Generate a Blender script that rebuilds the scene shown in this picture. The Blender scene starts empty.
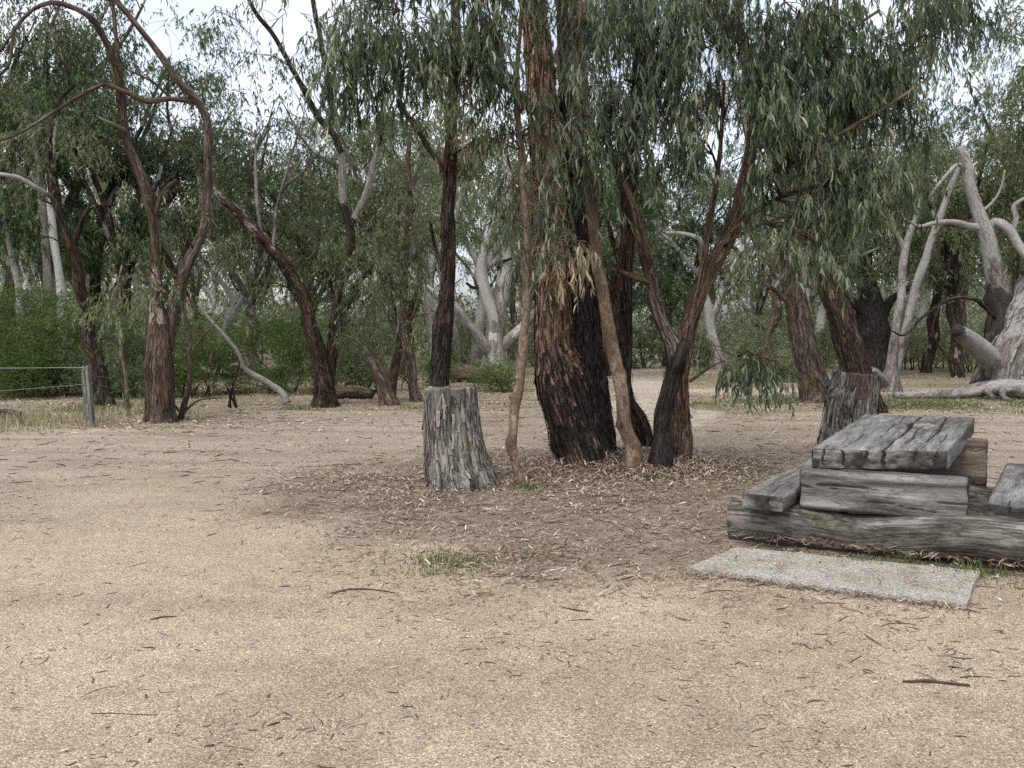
EXPO, SUNE, SKYS, HAZE = 1.33, 0.7, 0.138, 0
import bpy, math, random
import numpy as np
from mathutils import Vector
C = bpy.context.scene.collection
F = 900.0; CAMH = 1.6; PITCH = math.atan(56/900.0)
cp, sp = math.cos(PITCH), math.sin(PITCH)
RNG = np.random.default_rng(7)

def at(u, v, D):
    """world point at world depth D that the photograph shows at pixel (u, v)"""
    a = (u-512)/F; b = (384-v)/F
    dy = cp + b*sp; dz = -sp + b*cp
    t = D/dy
    return np.array([a*t, D, CAMH + dz*t])

# ---------------------------------------------------------------- noise
_pt = np.random.default_rng(3).random(65536).astype(np.float32)*2-1
def vn(p):
    p = np.asarray(p, dtype=np.float64); i = np.floor(p).astype(np.int64); f = p-i; f = f*f*(3-2*f)
    def h(dx, dy, dz):
        return _pt[((i[..., 0]+dx)*73856093 ^ (i[..., 1]+dy)*19349663 ^ (i[..., 2]+dz)*83492791) & 65535]
    x, y, z = f[..., 0], f[..., 1], f[..., 2]
    a = h(0,0,0)*(1-x)+h(1,0,0)*x; b = h(0,1,0)*(1-x)+h(1,1,0)*x
    c = h(0,0,1)*(1-x)+h(1,0,1)*x; d = h(0,1,1)*(1-x)+h(1,1,1)*x
    return (a*(1-y)+b*y)*(1-z)+(c*(1-y)+d*y)*z
def fbm(p, o=4):
    p = np.asarray(p, dtype=np.float64); s = 0; a = .55
    for k in range(o):
        s = s + a*vn(p*(2**k)+k*17.3); a *= .5
    return s
def sstep(a, b, x):
    t = np.clip((x-a)/(b-a), 0, 1); return t*t*(3-2*t)

def ground_z(x, y):
    x = np.asarray(x, dtype=float); y = np.asarray(y, dtype=float)
    q = np.stack([x*.35, y*.35, np.zeros_like(x)], -1)
    z = .035*fbm(q, 3)*sstep(3, 9, y) + .014*fbm(q*6+5, 3) + .009*fbm(q*19+2, 3)*(1-sstep(9, 16, y))
    z = z + .19*np.exp(-(((x-1.3)/1.0)**2 + ((y-10.35)/.85)**2))
    z = z + .03*np.exp(-(((x+.75)/.8)**2 + ((y-9.5)/.7)**2))
    z = z*(1-.9*np.exp(-((x-2.5)/1.5)**2-((y-6.3)/1.3)**2))
    z = z - .05*np.exp(-((x-2.0)/.9)**2-((y-5.55)/.75)**2)*0
    return z

# ---------------------------------------------------------------- mesh building
def build(name, V, Q=None, T=None, mat=None, parent=None, attrs=None, smooth=True, loc=None):
    V = np.ascontiguousarray(V, dtype=np.float32)
    if loc is not None: V = V - np.asarray(loc, dtype=np.float32)
    Q = np.zeros((0, 4), np.int32) if Q is None or len(Q) == 0 else np.asarray(Q, np.int32)
    T = np.zeros((0, 3), np.int32) if T is None or len(T) == 0 else np.asarray(T, np.int32)
    me = bpy.data.meshes.new(name)
    me.vertices.add(len(V)); me.vertices.foreach_set('co', V.ravel())
    nl = Q.size+T.size; me.loops.add(nl)
    me.loops.foreach_set('vertex_index', np.concatenate([Q.ravel(), T.ravel()]).astype(np.int32))
    me.polygons.add(len(Q)+len(T))
    st = np.concatenate([np.arange(len(Q))*4, Q.size+np.arange(len(T))*3]).astype(np.int32)
    me.polygons.foreach_set('loop_start', st)
    me.polygons.foreach_set('use_smooth', np.full(len(st), smooth, dtype=bool))
    for k, a in (attrs or {}).items():
        a = np.asarray(a, dtype=np.float32)
        if a.ndim == 2:
            at_ = me.attributes.new(k, 'FLOAT_VECTOR', 'POINT'); at_.data.foreach_set('vector', a.ravel())
        else:
            at_ = me.attributes.new(k, 'FLOAT', 'POINT'); at_.data.foreach_set('value', a.ravel())
    me.update(); me.validate()
    if mat: me.materials.append(mat)
    o = bpy.data.objects.new(name, me); C.objects.link(o)
    if parent is not None: o.parent = parent
    return o

def thing(name, label, cat, loc, group=None):
    o = bpy.data.objects.new(name, None); C.objects.link(o); o.location = [float(c) for c in loc]
    o.empty_display_size = .3
    o['label'] = label; o['category'] = cat
    if group: o['group'] = group
    return o
def tag(o, label=None, cat=None, group=None, kind=None):
    for k, v in (('label', label), ('category', cat), ('group', group), ('kind', kind)):
        if v: o[k] = v
    return o

class Acc:
    """collects tubes and leaves into one mesh"""
    def __init__(s): s.V = []; s.Q = []; s.T = []; s.A = {}; s.n = 0
    def add(s, V, Q=None, T=None, **at_):
        if Q is not None and len(Q): s.Q.append(np.asarray(Q)+s.n)
        if T is not None and len(T): s.T.append(np.asarray(T)+s.n)
        for k, a in at_.items(): s.A.setdefault(k, []).append(np.asarray(a, dtype=np.float32))
        s.V.append(np.asarray(V)); s.n += len(V)
    def build(s, name, mat, parent=None, loc=None, smooth=True):
        return build(name, np.concatenate(s.V), np.concatenate(s.Q) if s.Q else None, np.concatenate(s.T) if s.T else None,
                     mat, parent, {k: np.concatenate(a) for k, a in s.A.items()}, smooth, loc)

def spline(P, step):
    """Catmull-Rom through rows of P (any width; first three columns are the position)"""
    P = np.asarray(P, dtype=float)
    if len(P) < 2: return P
    E = np.vstack([2*P[0]-P[1], P, 2*P[-1]-P[-2]])
    out = []
    for i in range(1, len(E)-2):
        d = np.linalg.norm(E[i+1, :3]-E[i, :3]); n = max(1, int(round(d/step)))
        t = (np.arange(n)/n)[:, None]
        a, b, c, e = E[i-1], E[i], E[i+1], E[i+2]
        out.append(.5*((2*b)+(-a+c)*t+(2*a-5*b+4*c-e)*t**2+(-a+3*b-3*c+e)*t**3))
    out.append(P[-1:]); R = np.vstack(out)
    R[:, 3:] = np.clip(R[:, 3:], 0, None)
    return R

def frames(c):
    t = np.gradient(c, axis=0); t /= np.linalg.norm(t, axis=1)[:, None]+1e-9
    n = np.cross(t[0], [0, 1, 0] if abs(t[0][1]) < .8 else [1, 0, 0]); n /= np.linalg.norm(n)
    N = [n]
    for k in range(1, len(c)):
        n = N[-1]-t[k]*np.dot(N[-1], t[k]); N.append(n/(np.linalg.norm(n)+1e-9))
    N = np.array(N); return t, N, np.cross(t, N)

def tube(acc, pts, ns=8, step=.3, rough=0., kz=1.2, kt=2.5, seed=0, lobes=0., knots=0, cap0=False, cap1=True, rag=0., shag=0, shl=.22, shw=.02, kink=.34):
    """pts rows: x y z r [ch pl].  Adds a tapered, rough-barked tube with a bark coordinate (bk) and char / pale masks."""
    P = np.array([list(p)+[0.]*(6-len(p)) for p in pts], dtype=float)
    if P.shape[1] < 6: P = np.hstack([P, np.zeros((len(P), 6-P.shape[1]))])
    S = spline(P, step); c = S[:, :3]; r = np.clip(S[:, 3], .002, None); m = len(c)
    if kink and m > 4:
        sq = np.concatenate([[0], np.cumsum(np.linalg.norm(np.diff(c, axis=0), axis=1))]); ks = 1/(np.median(r)*5+.05)
        q = np.stack([sq*ks, sq*0+seed*7.7, sq*0], -1); j_ = np.stack([vn(q), vn(q+40), vn(q+80)], -1); c = c+j_*(r*kink*sstep(0, 6*r[0]+.01, sq))[:, None]; r = r*(1+.10*vn(q*1.3+120))
    t, N, B = frames(c)
    s = np.concatenate([[0], np.cumsum(np.linalg.norm(np.diff(c, axis=0), axis=1))])
    th = np.arange(ns)*2*math.pi/ns; ct, st = np.cos(th), np.sin(th)
    bk = np.stack([ct[None, :]*r[:, None], st[None, :]*r[:, None], np.repeat(s[:, None], ns, 1)], -1)+seed*3.7
    R = np.repeat(r[:, None], ns, 1)
    if rough or lobes:
        q = np.stack([np.repeat(ct[None]*kt, m, 0), np.repeat(st[None]*kt, m, 0), np.repeat((s*kz)[:, None], ns, 1)], -1)+seed*11.1
        if rough:
            rid = 1-2*np.abs(fbm(q, 4)); R = R*(1+rough*(rid-.45)+rough*.8*vn(q*.5+9))
        if lobes:
            lob = np.cos(th*5+seed)[None]*.5+np.cos(th*3+seed*2)[None]*.5
            R = R*(1+lobes*lob*np.exp(-s/(2.0*r[0]+.05))[:, None])
    pos = c[:, None]+R[..., None]*(ct[None, :, None]*N[:, None]+st[None, :, None]*B[:, None])
    if knots:
        rg = np.random.default_rng(int(seed*100)+5); kch = np.zeros((m, ns))
        for k in range(knots):
            i = rg.integers(0, m); j = rg.integers(0, ns); d = np.linalg.norm(pos-pos[i, j], axis=2)
            pos = pos+(.35*r[i]*np.exp(-(d/(.5*r[i]))**2))[..., None]*(pos-c[:, None])/(R[..., None]+1e-6); kch = np.maximum(kch, .7*np.exp(-(d/(.38*r[i]))**2))
    if rag:
        j = np.arange(ns); q = np.stack([ct*2.2, st*2.2, np.full(ns, seed*5.5)], -1)
        hgt = rag*(fbm(q, 3)+.25*vn(q*4)); k0 = max(0, m-4)
        for k in range(k0, m): pos[k] += (t[-1]*hgt[:, None])*((k-k0+1)/(m-k0))
    V = pos.reshape(-1, 3)
    i, j = np.meshgrid(np.arange(m-1), np.arange(ns), indexing='ij'); jn = (j+1) % ns
    Q = np.stack([i*ns+j, i*ns+jn, (i+1)*ns+jn, (i+1)*ns+j], -1).reshape(-1, 4); T = []
    ch = np.repeat(S[:, 4], ns)+(kch.ravel() if knots else 0); pl = np.repeat(S[:, 5], ns); bkf = bk.reshape(-1, 3)
    for cap, row in ((cap0, 0), (cap1, m-1)):
        if not cap: continue
        ring = pos[row]; cen = ring.mean(0); b0 = row*ns; rp = ring
        prev = np.arange(b0, b0+ns)
        for fr in (.72, .42, .15):
            k = len(V); inner = cen+(rp-cen)*fr-t[row]*(1 if row else -1)*r[row]*.06*(1-fr)*(1+0*fr)
            V = np.vstack([V, inner]); cur = np.arange(k, k+ns); jj = np.arange(ns); jx = (jj+1) % ns
            q = np.stack([prev[jj], prev[jx], cur[jx], cur[jj]], -1)
            Q = np.vstack([Q, q if row else q[:, ::-1]]); prev = cur
            ch = np.append(ch, np.full(ns, S[row, 4])); pl = np.append(pl, np.full(ns, S[row, 5]))
            bkf = np.vstack([bkf, np.stack([ct*r[row]*fr, st*r[row]*fr, np.full(ns, s[row]+.2*fr)], -1)+seed*3.7])
        k = len(V); V = np.vstack([V, V[prev].mean(0)[None]]); jj = np.arange(ns); jx = (jj+1) % ns
        tr = np.stack([prev[jj], prev[jx], np.full(ns, k)], -1); T.append(tr if row else tr[:, ::-1])
        ch = np.append(ch, S[row, 4]); pl = np.append(pl, S[row, 5]); bkf = np.vstack([bkf, bkf[-1:]])
    acc.add(V, Q, np.vstack(T) if T else None, bk=bkf, ch=ch, pl=pl)
    if shag:
        rg = np.random.default_rng(int(seed*1000) % 99991+3); n = int(shag); L_ = shl*(.35+rg.random(n)); di = np.clip((L_/step).astype(int), 1, m-2); i0 = (rg.random(n)*(m-1-di)).astype(int); j0 = rg.integers(0, ns, n)
        pr = (r[i0]/r.max()) > rg.random(n)*1.1; i0, j0, di = i0[pr], j0[pr], di[pr]; n = len(i0); i1 = i0+di; im = (i0+i1)//2; wob = rg.integers(-1, 2, n)
        P = []
        for ii, jj, k in ((i0, j0, 0), (im, j0, 1), (i1, (j0+wob) % ns, 2)):
            p = pos[ii, jj]; o_ = nrm(p-c[ii]); sd = nrm(np.cross(o_, t[ii])); w_ = shw*(.4+rg.random(n))*(1., 1., .45)[k]; lf = (.004+.012*rg.random(n))*(1., 1.3, .5)[k]+(rg.random(n) < .15)*(rg.random(n)*.04)*(1, 0, 0)[k]
            P += [p+o_*lf[:, None]-sd*w_[:, None]*.5, p+o_*(lf*.8)[:, None]+sd*w_[:, None]*.5]
        VV = np.stack(P, 1).reshape(-1, 3); o6 = (np.arange(n)*6)[:, None]; QQ = np.vstack([o6+np.array([0, 1, 3, 2]), o6+np.array([2, 3, 5, 4])])
        off = np.repeat(rg.normal(size=(n, 1, 3))*1.5, 6, 1).reshape(-1, 3); bb = np.stack([bk[i0, j0], bk[i0, j0]+.01, bk[im, j0], bk[im, j0]+.01, bk[i1, j0], bk[i1, j0]+.01], 1).reshape(-1, 3)+off
        acc.add(VV, QQ, bk=bb, ch=np.repeat(S[i0, 4], 6), pl=np.repeat(S[i0, 5], 6))
    return S

# ---------------------------------------------------------------- leaves
def nrm(a): return a/(np.linalg.norm(a, axis=-1, keepdims=True)+1e-9)
def leaf_quads(acc, base, d, L, W, lc, rng, curved=False, sick=.12):
    n = len(base); side = nrm(np.cross(d, rng.normal(size=(n, 3)))); up = np.cross(side, d)
    L = L[:, None]; W = W[:, None]
    if not curved:
        k = base+d*L*.42
        V = np.stack([base, k-side*W*.5, base+d*L+up*L*.06, k+side*W*.5], 1).reshape(-1, 3)
        acc.add(V, np.arange(4*n).reshape(n, 4), lc=np.repeat(lc, 4)); return
    bend = up*L*sick
    p = lambda f, g: base+d*L*f+bend*4*f*(1-f)*0+side*L*sick*(4*f*(1-f)-0)*1.0*g
    m1 = base+d*L*.30+side*L*sick*.75; m2 = base+d*L*.65+side*L*sick*.75+up*L*.05; tip = base+d*L+up*L*.1
    V = np.stack([base, m1-side*W*.5, m1+side*W*.5, m2-side*W*.42, m2+side*W*.42, tip], 1).reshape(-1, 3)
    o = (np.arange(n)*6)[:, None]
    acc.add(V, o+np.array([1, 2, 4, 3]), np.vstack([o+np.array([0, 2, 1]), o+np.array([3, 4, 5])]), lc=np.repeat(lc, 6))

def tufts(acc, cen, rad, n, rng, L=.16, W=.026, k=14, twig=.45, droop=1.0, spread=.5, dead=.03, curved=False, gap=1.3, gapt=-.12, tone=0., shell=.5, sub=7, sig=.15):
    """n leaves in hanging sprays of k spread through the ellipsoid cen/rad; returns the spray heads"""
    nt = max(1, int(n/k*1.25)); cen = np.asarray(cen, float); rad = np.asarray(rad, float)
    ns_ = max(2, int(nt/sub)); dr = nrm(rng.normal(size=(ns_, 3))); pc = cen+dr*rad*(rng.random((ns_, 1))**shell)
    ix = rng.integers(0, ns_, nt); sc_ = sig*(.6+.8*rng.random((ns_, 1)))*np.array([1.15, 1.15, .75]); off = rng.normal(size=(nt, 3)); p = pc[ix]+off*sc_[ix]; dr = nrm(dr[ix]*.6+off*.5); tn = rng.normal(size=(ns_, 1))*.10
    keep = vn(p*gap+31.7) > gapt; p = p[keep]; dr = dr[keep]; tn = tn[ix][keep]; nt = len(p)
    if nt == 0: return p
    td = nrm(dr*np.array([1, 1, .3])*.9+np.array([0, 0, -droop])*.9+rng.normal(size=(nt, 3))*.35)
    f = rng.random((nt, k)); tl = twig*(.6+.8*rng.random((nt, 1)))
    base = p[:, None]+td[:, None]*(f*tl)[..., None]+np.array([0, 0, -1.])*((f**2)*tl*.3*droop)[..., None]
    d = nrm(td[:, None]*.35+np.array([0, 0, -droop])+rng.normal(size=(nt, k, 3))*spread)
    lcv = .42+tn+.08*rng.normal(size=(nt, 1))+.12*rng.normal(size=(nt, k))+tone
    lcv = np.clip(lcv, .02, .80)
    dd = rng.random((nt, k)) < dead*(.3+1.4*rng.random((nt, 1)))
    lcv = np.where(dd, .86+.14*rng.random((nt, k)), lcv)
    N = nt*k
    leaf_quads(acc, base.reshape(N, 3), d.reshape(N, 3), L*(.42+.85*rng.random(N)**1.3), W*(.55+.8*rng.random(N)), lcv.ravel(), rng, curved)
    return p

def limb(acc, a, b, r0, r1, rng, ns=6, sag=.12, ch=0, pl=0, step=.25):
    a = np.asarray(a, float); b = np.asarray(b, float); L = np.linalg.norm(b-a); n = max(2, int(L/.5)+1)
    f = np.linspace(0, 1, n+1)[:, None]; P = a+(b-a)*f
    P = P+np.array([0, 0, 1.])*(sag*L*np.sin(f*math.pi)*.9)
    P[1:-1] += rng.normal(size=(n-1, 3))*L*.045
    R = r0+(r1-r0)*f**.8
    return tube(acc, np.hstack([P, R, np.full_like(R, ch), np.full_like(R, pl)]), ns, step, cap1=False)

def crown(trunk, leafacc, skel, blobs, rng, twigs=6, rmax=.05, pl=.3, **kw):
    """limbs reach from the skeleton (rows x y z r) to every blob (c, rad, n), then sprays of leaves hang there"""
    skel = [np.asarray(s)[:, :4] for s in skel]; sk = np.vstack(skel)
    order = sorted(range(len(blobs)), key=lambda i: np.min(np.linalg.norm(sk[:, :3]-blobs[i][0], axis=1)))
    for i in order:
        c, rad, n = blobs[i][:3]; kk = dict(kw); kk.update(blobs[i][3] if len(blobs[i]) > 3 else {})
        c = np.asarray(c, float); rad = np.asarray(rad, float); kk['tone'] = kk.get('tone', 0)+float(rng.normal()*.085)
        dz = sk[:, 2]-c[2]; cost = np.linalg.norm(sk[:, :3]-c, axis=1)+np.clip(dz+.1, 0, None)*1.5
        j = int(np.argmin(cost)); a = sk[j]; L = np.linalg.norm(a[:3]-c)
        p = tufts(leafacc, c, rad, n, rng, **kk)
        r0 = min(a[3]*.6, rmax, .010+.011*L)
        own = L > .35
        if own:
            S = limb(trunk, a[:3], c+np.array([0, 0, rad[2]*.35]), r0, max(.005, r0*.4), rng, pl=pl)
            sk = np.vstack([sk, S[:, :4]])
        if len(p):
            for q in p[rng.permutation(len(p))[:twigs]]:
                st = sk[-1-rng.integers(0, min(3, len(sk)))][:3] if own else a[:3]
                limb(trunk, st, q, max(.005, r0*.4), .0032, rng, ns=4, sag=.1, pl=pl, step=.4)
# ---------------------------------------------------------------- materials
def newmat(name):
    m = bpy.data.materials.new(name); m.use_nodes = True; nt = m.node_tree; nt.nodes.clear()
    out = nt.nodes.new('ShaderNodeOutputMaterial')
    def N(t, **k):
        n = nt.nodes.new('ShaderNode'+t)
        for a, b in k.items():
            if a in n.inputs: n.inputs[a].default_value = b
            else: setattr(n, a, b)
        return n
    return m, nt, N, nt.links.new, out
def ramp(N, stops, interp='LINEAR'):
    r = N('ValToRGB'); e = r.color_ramp.elements; r.color_ramp.interpolation = interp
    while len(e) < len(stops): e.new(.5)
    for x, (p, c) in zip(e, stops):
        x.position = p; x.color = (*c, 1) if isinstance(c, tuple) else (c, c, c, 1)
    return r
def mix(N, L, fac, a, b, blend='MIX'):
    m = N('Mix', data_type='RGBA', blend_type=blend)
    for s, v in ((m.inputs[0], fac), (m.inputs[6], a), (m.inputs[7], b)):
        if isinstance(v, (int, float)): s.default_value = v
        elif isinstance(v, tuple): s.default_value = (*v, 1)
        else: L(v, s)
    return m.outputs[2]
def math_(N, L, op, a, b=0., c=None, clamp=False):
    m = N('Math', operation=op, use_clamp=clamp)
    for s, v in zip(m.inputs, (a, b, c)):
        if v is None: continue
        if isinstance(v, (int, float)): s.default_value = v
        else: L(v, s)
    return m.outputs[0]
def noise(N, L, vec, scale, detail=5, rough=.6, mapscale=None, dist=0.):
    if mapscale:
        mp = N('Mapping'); mp.inputs['Scale'].default_value = mapscale; L(vec, mp.inputs[0]); vec = mp.outputs[0]
    n = N('TexNoise', Scale=scale, Detail=detail, Roughness=rough, Distortion=dist); L(vec, n.inputs['Vector']); return n.outputs[0]

def bark_mat(name, dark, mid, light, patch=None, patch_amt=.5, sc=(8, 8, .9), bump=.6, pale=(.40, .36, .31), lo=.32, hi=.68, fine=30, rough=.9, furrow=.6, fsc=1.9, fw=.07):
    m, nt, N, L, out = newmat(name)
    v = N('Attribute', attribute_name='bk').outputs['Vector']
    ch = N('Attribute', attribute_name='ch').outputs['Fac']; pl = N('Attribute', attribute_name='pl').outputs['Fac']
    n1 = noise(N, L, v, 1.0, 9, .68, sc, .5)
    n2 = noise(N, L, v, 1.0, 6, .6, (2.6, 2.6, 1.3))
    n3 = noise(N, L, v, 1.0, 4, .75, (fine*1.6, fine*1.6, fine*.45))
    nf = noise(N, L, v, 1.0, 4, .55, tuple(c*fsc for c in sc[:2])+(sc[2]*fsc,), .9)
    fr = ramp(N, [(0., 1.), (fw, 0.)]); L(math_(N, L, 'ABSOLUTE', math_(N, L, 'SUBTRACT', nf, .5)), fr.inputs[0]); fur = math_(N, L, 'MULTIPLY', fr.outputs[0], furrow)
    r = ramp(N, [(lo, dark), ((lo+hi)/2, mid), (hi, light)]); L(n1, r.inputs[0]); col = r.outputs[0]
    if patch:
        pf = ramp(N, [(.48, 0.), (.60, 1.)]); L(n2, pf.inputs[0])
        col = mix(N, L, math_(N, L, 'MULTIPLY', pf.outputs[0], patch_amt), col, mix(N, L, n1, tuple(c*.5 for c in patch), tuple(min(.8, c*1.5) for c in patch)))
    pw = math_(N, L, 'ADD', pl, math_(N, L, 'MULTIPLY', math_(N, L, 'SUBTRACT', n2, .5), 3.2))
    pr = ramp(N, [(.40, 0.), (.52, 1.)]); L(pw, pr.inputs[0])
    pcol = mix(N, L, n1, tuple(c*.6 for c in pale), tuple(min(.8, c*1.3) for c in pale))
    pm = math_(N, L, 'MULTIPLY', pr.outputs[0], math_(N, L, 'GREATER_THAN', pl, .02)); col = mix(N, L, pm, col, pcol)
    cw = math_(N, L, 'ADD', ch, math_(N, L, 'MULTIPLY', math_(N, L, 'SUBTRACT', n2, .5), 2.2))
    cr = ramp(N, [(.40, 0.), (.58, 1.)]); L(cw, cr.inputs[0])
    ccol = mix(N, L, n1, (.008, .007, .007), (.08, .068, .06))
    col = mix(N, L, math_(N, L, 'MULTIPLY', cr.outputs[0], math_(N, L, 'GREATER_THAN', ch, .02)), col, ccol)
    fm = math_(N, L, 'MULTIPLY', fur, math_(N, L, 'SUBTRACT', 1., math_(N, L, 'MULTIPLY', pm, .6)))
    col = mix(N, L, fm, col, tuple(c*.35 for c in dark))
    col = mix(N, L, .8, col, mix(N, L, n3, (.35, .35, .35), (1.65, 1.65, 1.65)), 'MULTIPLY')
    b = N('BsdfPrincipled', Roughness=rough); b.inputs['Specular IOR Level'].default_value = .08
    L(col, b.inputs['Base Color'])
    h = math_(N, L, 'SUBTRACT', math_(N, L, 'ADD', n1, math_(N, L, 'MULTIPLY', n3, .35)), math_(N, L, 'MULTIPLY', fur, .5))
    bp = N('Bump', Strength=bump, Distance=.03); L(h, bp.inputs['Height']); L(bp.outputs[0], b.inputs['Normal'])
    L(b.outputs[0], out.inputs[0]); return m

def leaf_mat(name, stops, trans=.25, rough=.5, spec=.35):
    m, nt, N, L, out = newmat(name)
    f = N('Attribute', attribute_name='lc').outputs['Fac']
    r = ramp(N, stops); L(f, r.inputs[0])
    oi = N('ObjectInfo').outputs['Random']
    col = mix(N, L, .35, r.outputs[0], mix(N, L, oi, (.7, .75, .8), (1.25, 1.2, 1.1)), 'MULTIPLY')
    b = N('BsdfPrincipled', Roughness=rough); b.inputs['Specular IOR Level'].default_value = spec
    L(col, b.inputs['Base Color'])
    t = N('BsdfTranslucent'); L(mix(N, L, 1., col, (1.1, 1.25, .7), 'MULTIPLY'), t.inputs[0])
    s = N('MixShader'); s.inputs[0].default_value = trans
    L(b.outputs[0], s.inputs[1]); L(t.outputs[0], s.inputs[2]); L(s.outputs[0], out.inputs[0]); return m

def plain(name, c, rough=.8, var=.25, scale=20, bump=0., spec=.3, metallic=0.):
    m, nt, N, L, out = newmat(name)
    v = N('TexCoord').outputs['Object']; n = noise(N, L, v, scale, 6)
    b = N('BsdfPrincipled', Roughness=rough, Metallic=metallic); b.inputs['Specular IOR Level'].default_value = spec
    L(mix(N, L, n, tuple(x*(1-var) for x in c), tuple(x*(1+var) for x in c)), b.inputs['Base Color'])
    if bump:
        bp = N('Bump', Strength=bump, Distance=.01); L(n, bp.inputs['Height']); L(bp.outputs[0], b.inputs['Normal'])
    L(b.outputs[0], out.inputs[0]); return m

def lit_mat(name, stops, rough=.8):
    m, nt, N, L, out = newmat(name)
    r = ramp(N, stops); L(N('Attribute', attribute_name='lc').outputs['Fac'], r.inputs[0])
    b = N('BsdfPrincipled', Roughness=rough); b.inputs['Specular IOR Level'].default_value = .25
    L(r.outputs[0], b.inputs['Base Color']); L(b.outputs[0], out.inputs[0]); return m

DEADC = [(.85, (.16, .105, .066)), (.93, (.33, .245, .16)), (1.0, (.50, .42, .31))]
M = {}
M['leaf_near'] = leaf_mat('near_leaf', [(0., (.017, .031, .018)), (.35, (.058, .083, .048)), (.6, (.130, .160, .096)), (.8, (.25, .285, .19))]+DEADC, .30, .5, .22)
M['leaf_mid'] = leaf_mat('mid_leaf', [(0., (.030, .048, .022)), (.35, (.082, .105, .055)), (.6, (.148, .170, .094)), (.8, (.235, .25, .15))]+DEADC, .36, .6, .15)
M['leaf_far'] = leaf_mat('far_leaf', [(0., (.08, .105, .058)), (.35, (.155, .178, .112)), (.6, (.225, .243, .163)), (.8, (.31, .32, .225))]+DEADC, .38, .6, .12)  # paler than the mid leaf: haze over distance is put into the colour
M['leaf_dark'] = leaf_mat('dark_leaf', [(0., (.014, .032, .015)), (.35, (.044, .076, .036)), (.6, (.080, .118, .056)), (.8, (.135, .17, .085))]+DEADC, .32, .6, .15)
M['leaf_bush'] = leaf_mat('bush_leaf', [(0., (.018, .036, .010)), (.35, (.060, .096, .026)), (.6, (.11, .155, .042)), (.8, (.18, .225, .07))]+DEADC, .34, .6, .15)
M['bark_red'] = bark_mat('stringy_red_brown_bark', (.036, .021, .014), (.225, .138, .088), (.45, .325, .235), (.29, .22, .17), .5, (13, 13, 1.1), 1.0, furrow=.85)
M['bark_brown'] = bark_mat('brown_gum_bark', (.03, .02, .015), (.165, .103, .070), (.31, .225, .165), (.19, .15, .12), .5, (12, 12, 1.1), .9, pale=(.30, .26, .22), furrow=.75)
M['bark_mixed'] = bark_mat('grey_and_red_brown_bark', (.022, .016, .013), (.10, .073, .054), (.215, .178, .145), (.115, .070, .046), .6, (11, 11, 1.3), .9, pale=(.30, .26, .22), furrow=.75)
M['bark_dark'] = bark_mat('dark_furrowed_bark', (.011, .009, .007), (.055, .039, .029), (.15, .115, .09), (.07, .036, .022), .5, (13, 13, 1.6), 1.0, pale=(.33, .30, .27), furrow=.9)
M['bark_grey'] = bark_mat('grey_brown_bark', (.035, .027, .022), (.12, .093, .074), (.24, .20, .165), (.14, .08, .05), .6, (11, 11, 1.4), .9, pale=(.33, .30, .27), furrow=.8)
M['bark_tan'] = bark_mat('smooth_tan_bark', (.085, .055, .037), (.20, .14, .098), (.31, .235, .175), (.115, .075, .052), .75, (9, 9, 5), .6, fine=45, furrow=.5)
M['bark_white'] = bark_mat('white_gum_bark', (.10, .085, .072), (.24, .215, .19), (.36, .34, .31), (.14, .10, .075), .8, (6, 6, 1.6), .5, pale=(.40, .38, .35), fine=24, furrow=.4)
M['bark_pale'] = bark_mat('pale_gum_bark', (.06, .05, .043), (.165, .145, .128), (.27, .25, .225), (.085, .062, .048), .85, (7, 7, 2.0), .7, pale=(.275, .255, .235), fine=26, furrow=.55)
M['wood_stump'] = bark_mat('weathered_stump_wood', (.034, .028, .023), (.195, .175, .152), (.33, .305, .27), (.085, .072, .060), .7, (9, 9, 1.2), 1.0, pale=(.20, .14, .082), lo=.30, hi=.62, furrow=.7, fw=.05)
M['wood_stump_brown'] = bark_mat('split_brown_stump_wood', (.030, .025, .021), (.185, .165, .142), (.33, .305, .27), (.07, .055, .045), .7, (11, 11, 1.2), 1.0, pale=(.135, .10, .074), lo=.34, hi=.64, furrow=.9, fw=.07)
M['wood_table'] = bark_mat('weathered_table_wood', (.045, .042, .038), (.15, .143, .13), (.27, .26, .238), (.045, .041, .036), .7, (12, 12, 1.4), .4, pale=(.30, .29, .22), lo=.30, hi=.68, fine=70, furrow=.55, fw=.03)
M['wood_log'] = bark_mat('weathered_log_wood', (.045, .04, .034), (.185, .17, .146), (.30, .28, .245), (.055, .049, .040), .9, (13, 13, 1.2), .7, pale=(.28, .27, .20), lo=.30, hi=.66, fine=60, furrow=.7, fw=.05)

def concrete_mat():
    m, nt, N, L, out = newmat('exposed_aggregate_concrete'); v = N('TexCoord').outputs['Object']
    vo = N('TexVoronoi', Scale=125); L(v, vo.inputs['Vector']); s = N('SeparateColor'); L(vo.outputs['Color'], s.inputs[0])
    r = ramp(N, [(0., (.13, .118, .10)), (.3, (.24, .222, .19)), (.7, (.31, .29, .252)), (1., (.47, .445, .40))]); L(s.outputs[0], r.inputs[0])
    st = ramp(N, [(.42, (1., 1., 1.)), (.62, (.80, .75, .68)), (.72, (.62, .55, .47))]); L(noise(N, L, v, 3.2, 7, .65), st.inputs[0]); col = mix(N, L, 1., r.outputs[0], st.outputs[0], 'MULTIPLY')
    b = N('BsdfPrincipled', Roughness=.92); b.inputs['Specular IOR Level'].default_value = .2; L(col, b.inputs['Base Color'])
    bp = N('Bump', Strength=.6, Distance=.006); L(math_(N, L, 'SUBTRACT', 1., vo.outputs['Distance']), bp.inputs['Height']); L(bp.outputs[0], b.inputs['Normal']); L(b.outputs[0], out.inputs[0]); return m

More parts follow.
